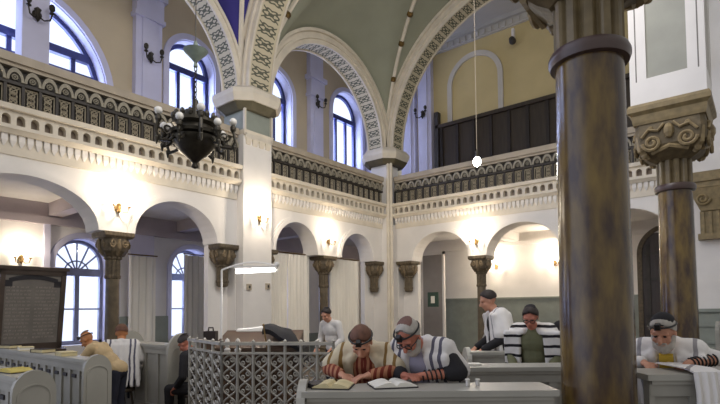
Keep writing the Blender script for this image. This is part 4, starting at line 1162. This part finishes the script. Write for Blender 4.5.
# bearded man on the right
p = pxd(671, 3.56); p.z = 0; fc = toward_cam(p)
person('grey-bearded old man in white shawl, yellow scarf and black arm straps at right', p, fc - 8, .885, lean=29, side=0, hp=-2, hy=-6, vox=.0065, skin=M_skin, top=M_wshirt, legs=M_navy,
       arms=[((-.31, .18, 1.31), (-.15, .42, 1.285), (.55, .5, -.45)), ((.29, .20, 1.28), (.14, .38, 1.27), (-.4, .6, -.1))], hair=M_hairgr, beard=M_hairgr, cap=M_blackcl, cap_big=True, tallit=M_tal_white, tefillin=True, strap_arm=0, tie=M_yellowc, tal_len=.9)
p = pxd(500, 6.1); p.z = 0
person('dark-haired man standing in a white shawl behind the second pew', p, toward_cam(p) - 75, 1.0, lean=6, hp=14, hy=0, vox=.011, skin=M_skin, top=M_blackcl, hair=M_hairdk, cap=None, tallit=M_tal_white, tal_len=1.1)
p = pxd(534, 5.2); p.z = 0
person('ruddy man in olive jacket and black-striped shawl facing the camera', p, toward_cam(p) - 10, .90, lean=14, hp=16, hy=0, vox=.011, skin=M_skinred, top=M_olivej, hair=M_hairdk, cap=M_blackcl, tallit=M_tal_black, tal_open=.16, glasses=True)
p = pxd(566, 6.9); p.z = 0
person('person in a black coat partly hidden by the nearest polished column', p, toward_cam(p) + 30, .90, lean=10, hp=14, vox=.012, top=M_blackcl, hair=M_hairdk, cap=M_blackcl, cap_big=True)
p = pxd(334, 8.3); p.z = 0
person('small distant man in a white shirt behind the bimah railing', p, toward_cam(p) - 40, .90, lean=12, hp=16, vox=.012, top=M_wshirt, hair=M_hairdk, cap=M_blackcl)
p = pxd(119, 6.25); p.z = 0
person('man in tan jacket and dark trousers leaning over the long left pew', p, 215, .82, lean=44, side=0, hp=-6, hy=0, vox=.011, skin=M_skintan, top=M_tanj, hair=None, cap=M_wshirt, tefillin=True,
       arms=[((-.22, .42, 1.12), (-.12, .62, 1.05), None), ((.22, .42, 1.12), (.12, .62, 1.05), None)])
p = pxd(121, 7.1); p.z = 0
person('man seen from behind in a pale grey shawl with a dark stripe at left', p, 150, 1.0, sit=True, lean=8, hp=10, vox=.011, skin=M_skintan, top=M_wshirt, hair=M_hairbr, cap=None, tallit=M_tal_grey)
p = pxd(201, 6.6); p.z = 0
person('man in black suit seated at the left end of the silver railing', p, 200, .93, sit=True, lean=16, hp=20, vox=.011, skin=M_skinred, top=M_blackcl, legs=M_blackcl, hair=M_hairdk, cap=M_blackcl)

for q, lb in ((PEOPLE[-2].location, 'dark wooden stool under the man seen from behind in a grey shawl'), (PEOPLE[-1].location, 'dark wooden stool under the man in the black suit')):
    t = thing('stool', lb, 'stool', q, 'stools behind the left pews')
    MB().lathe([(.19, .37), (.2, .38), (.2, .40), (.19, .41)], q, 20).build('seat', M_wood, t)
    for a in range(4):
        ca, sa = cos(a * PI / 2 + .78), sin(a * PI / 2 + .78)
        MB().tube([q + V((.2 * ca, .2 * sa, 0)), q + V((.15 * ca, .15 * sa, .38))], .018, 6).build('leg', M_wood, t)
# end of the old man's shawl hanging over the desk in front of him
old = [o for o in PEOPLE if o['label'].startswith('grey-bearded')][0]
g = MB(); a0, a1 = (690 - 360) / F * 2.93, (717 - 360) / F * 2.93; nseg = 12; rings = []
for d_, z_ in ((3.3, 1.135), (3.0, 1.135), (2.915, 1.12), (2.895, 1.0), (2.89, .6)):
    fr = [cxy(a0 + (a1 - a0) * k / nseg, d_ - .012 * sin(k * 1.7)) + V((0, 0, z_)) for k in range(nseg + 1)]
    rings.append(fr + [q + FW2 * .012 + V((0, 0, -.008)) for q in reversed(fr)])
ob = g.rings(rings).build('shawl_end', M_tal_white, None, smooth=True)
Mo = Matrix.Translation(old.location) @ Matrix.Rotation(old.rotation_euler.z, 4, 'Z') @ Matrix.Diagonal((*old.scale, 1))
ob.data.transform(Mo.inverted()); ob.parent = old

# bake remeshed bodies and clothes
dg = bpy.context.evaluated_depsgraph_get()
todo = [o for o in C.objects if o.type == 'MESH' and o.modifiers]
new = [(o, bpy.data.meshes.new_from_object(o.evaluated_get(dg))) for o in todo]
for o, me in new:
    nm = o.data.name; o.modifiers.clear(); o.data = me; me.name = nm
    for q in me.polygons: q.use_smooth = True

# ------------------------------------------------------------------ light
w = bpy.data.worlds.new('sky'); SC.world = w; w.use_nodes = True
bg = w.node_tree.nodes['Background']; bg.inputs['Strength'].default_value = 1.0
tc = w.node_tree.nodes.new('ShaderNodeTexCoord'); sx = w.node_tree.nodes.new('ShaderNodeSeparateXYZ'); mr = w.node_tree.nodes.new('ShaderNodeMapRange'); mc = w.node_tree.nodes.new('ShaderNodeMix'); mc.data_type = 'RGBA'
lk = w.node_tree.links.new; lk(tc.outputs['Generated'], sx.inputs[0]); lk(sx.outputs[0], mr.inputs['Value'])
mr.inputs['From Min'].default_value = -.5; mr.inputs['From Max'].default_value = .1
lk(mr.outputs[0], mc.inputs['Factor']); mc.inputs['A'].default_value = (1.15, 1.25, 1.55, 1); mc.inputs['B'].default_value = (.47, .465, .45, 1); lk(mc.outputs['Result'], bg.inputs['Color'])
def win_light(o, e):
    uc, h, zs, rise, sill = o
    ld = bpy.data.lights.new('window_daylight', 'AREA'); ld.shape = 'RECTANGLE'; ld.size = 2 * h; ld.size_y = zs + rise - sill; ld.energy = e; ld.color = (.5, .6, 1)
    lo = bpy.data.objects.new('window_daylight', ld); C.objects.link(lo)
    lo.location = PO(uc, (zs + rise + sill) / 2, -.75); lo.rotation_euler = (0, -PI / 2, 0)
for o in WUP: win_light(o, 330)
for o in WLO[:4]: win_light(o, 60)
ld = bpy.data.lights.new('nave_fill', 'AREA'); ld.shape = 'RECTANGLE'; ld.size = 4; ld.size_y = 4; ld.energy = 250; ld.color = (1, .96, .91)  # added soft fill high over the nave, no fitting hangs there
lo = bpy.data.objects.new('nave_fill', ld); C.objects.link(lo); lo.location = (-2.5, 4.5, 7.5); lo.rotation_euler = (V((-9.35, 9, 2.2)) - V((-2.5, 4.5, 7.5))).to_track_quat('-Z', 'Y').to_euler()
SC.view_settings.view_transform = 'Standard'
SC.view_settings.exposure = 0
try: SC.cycles.use_denoising = True
except Exception: pass
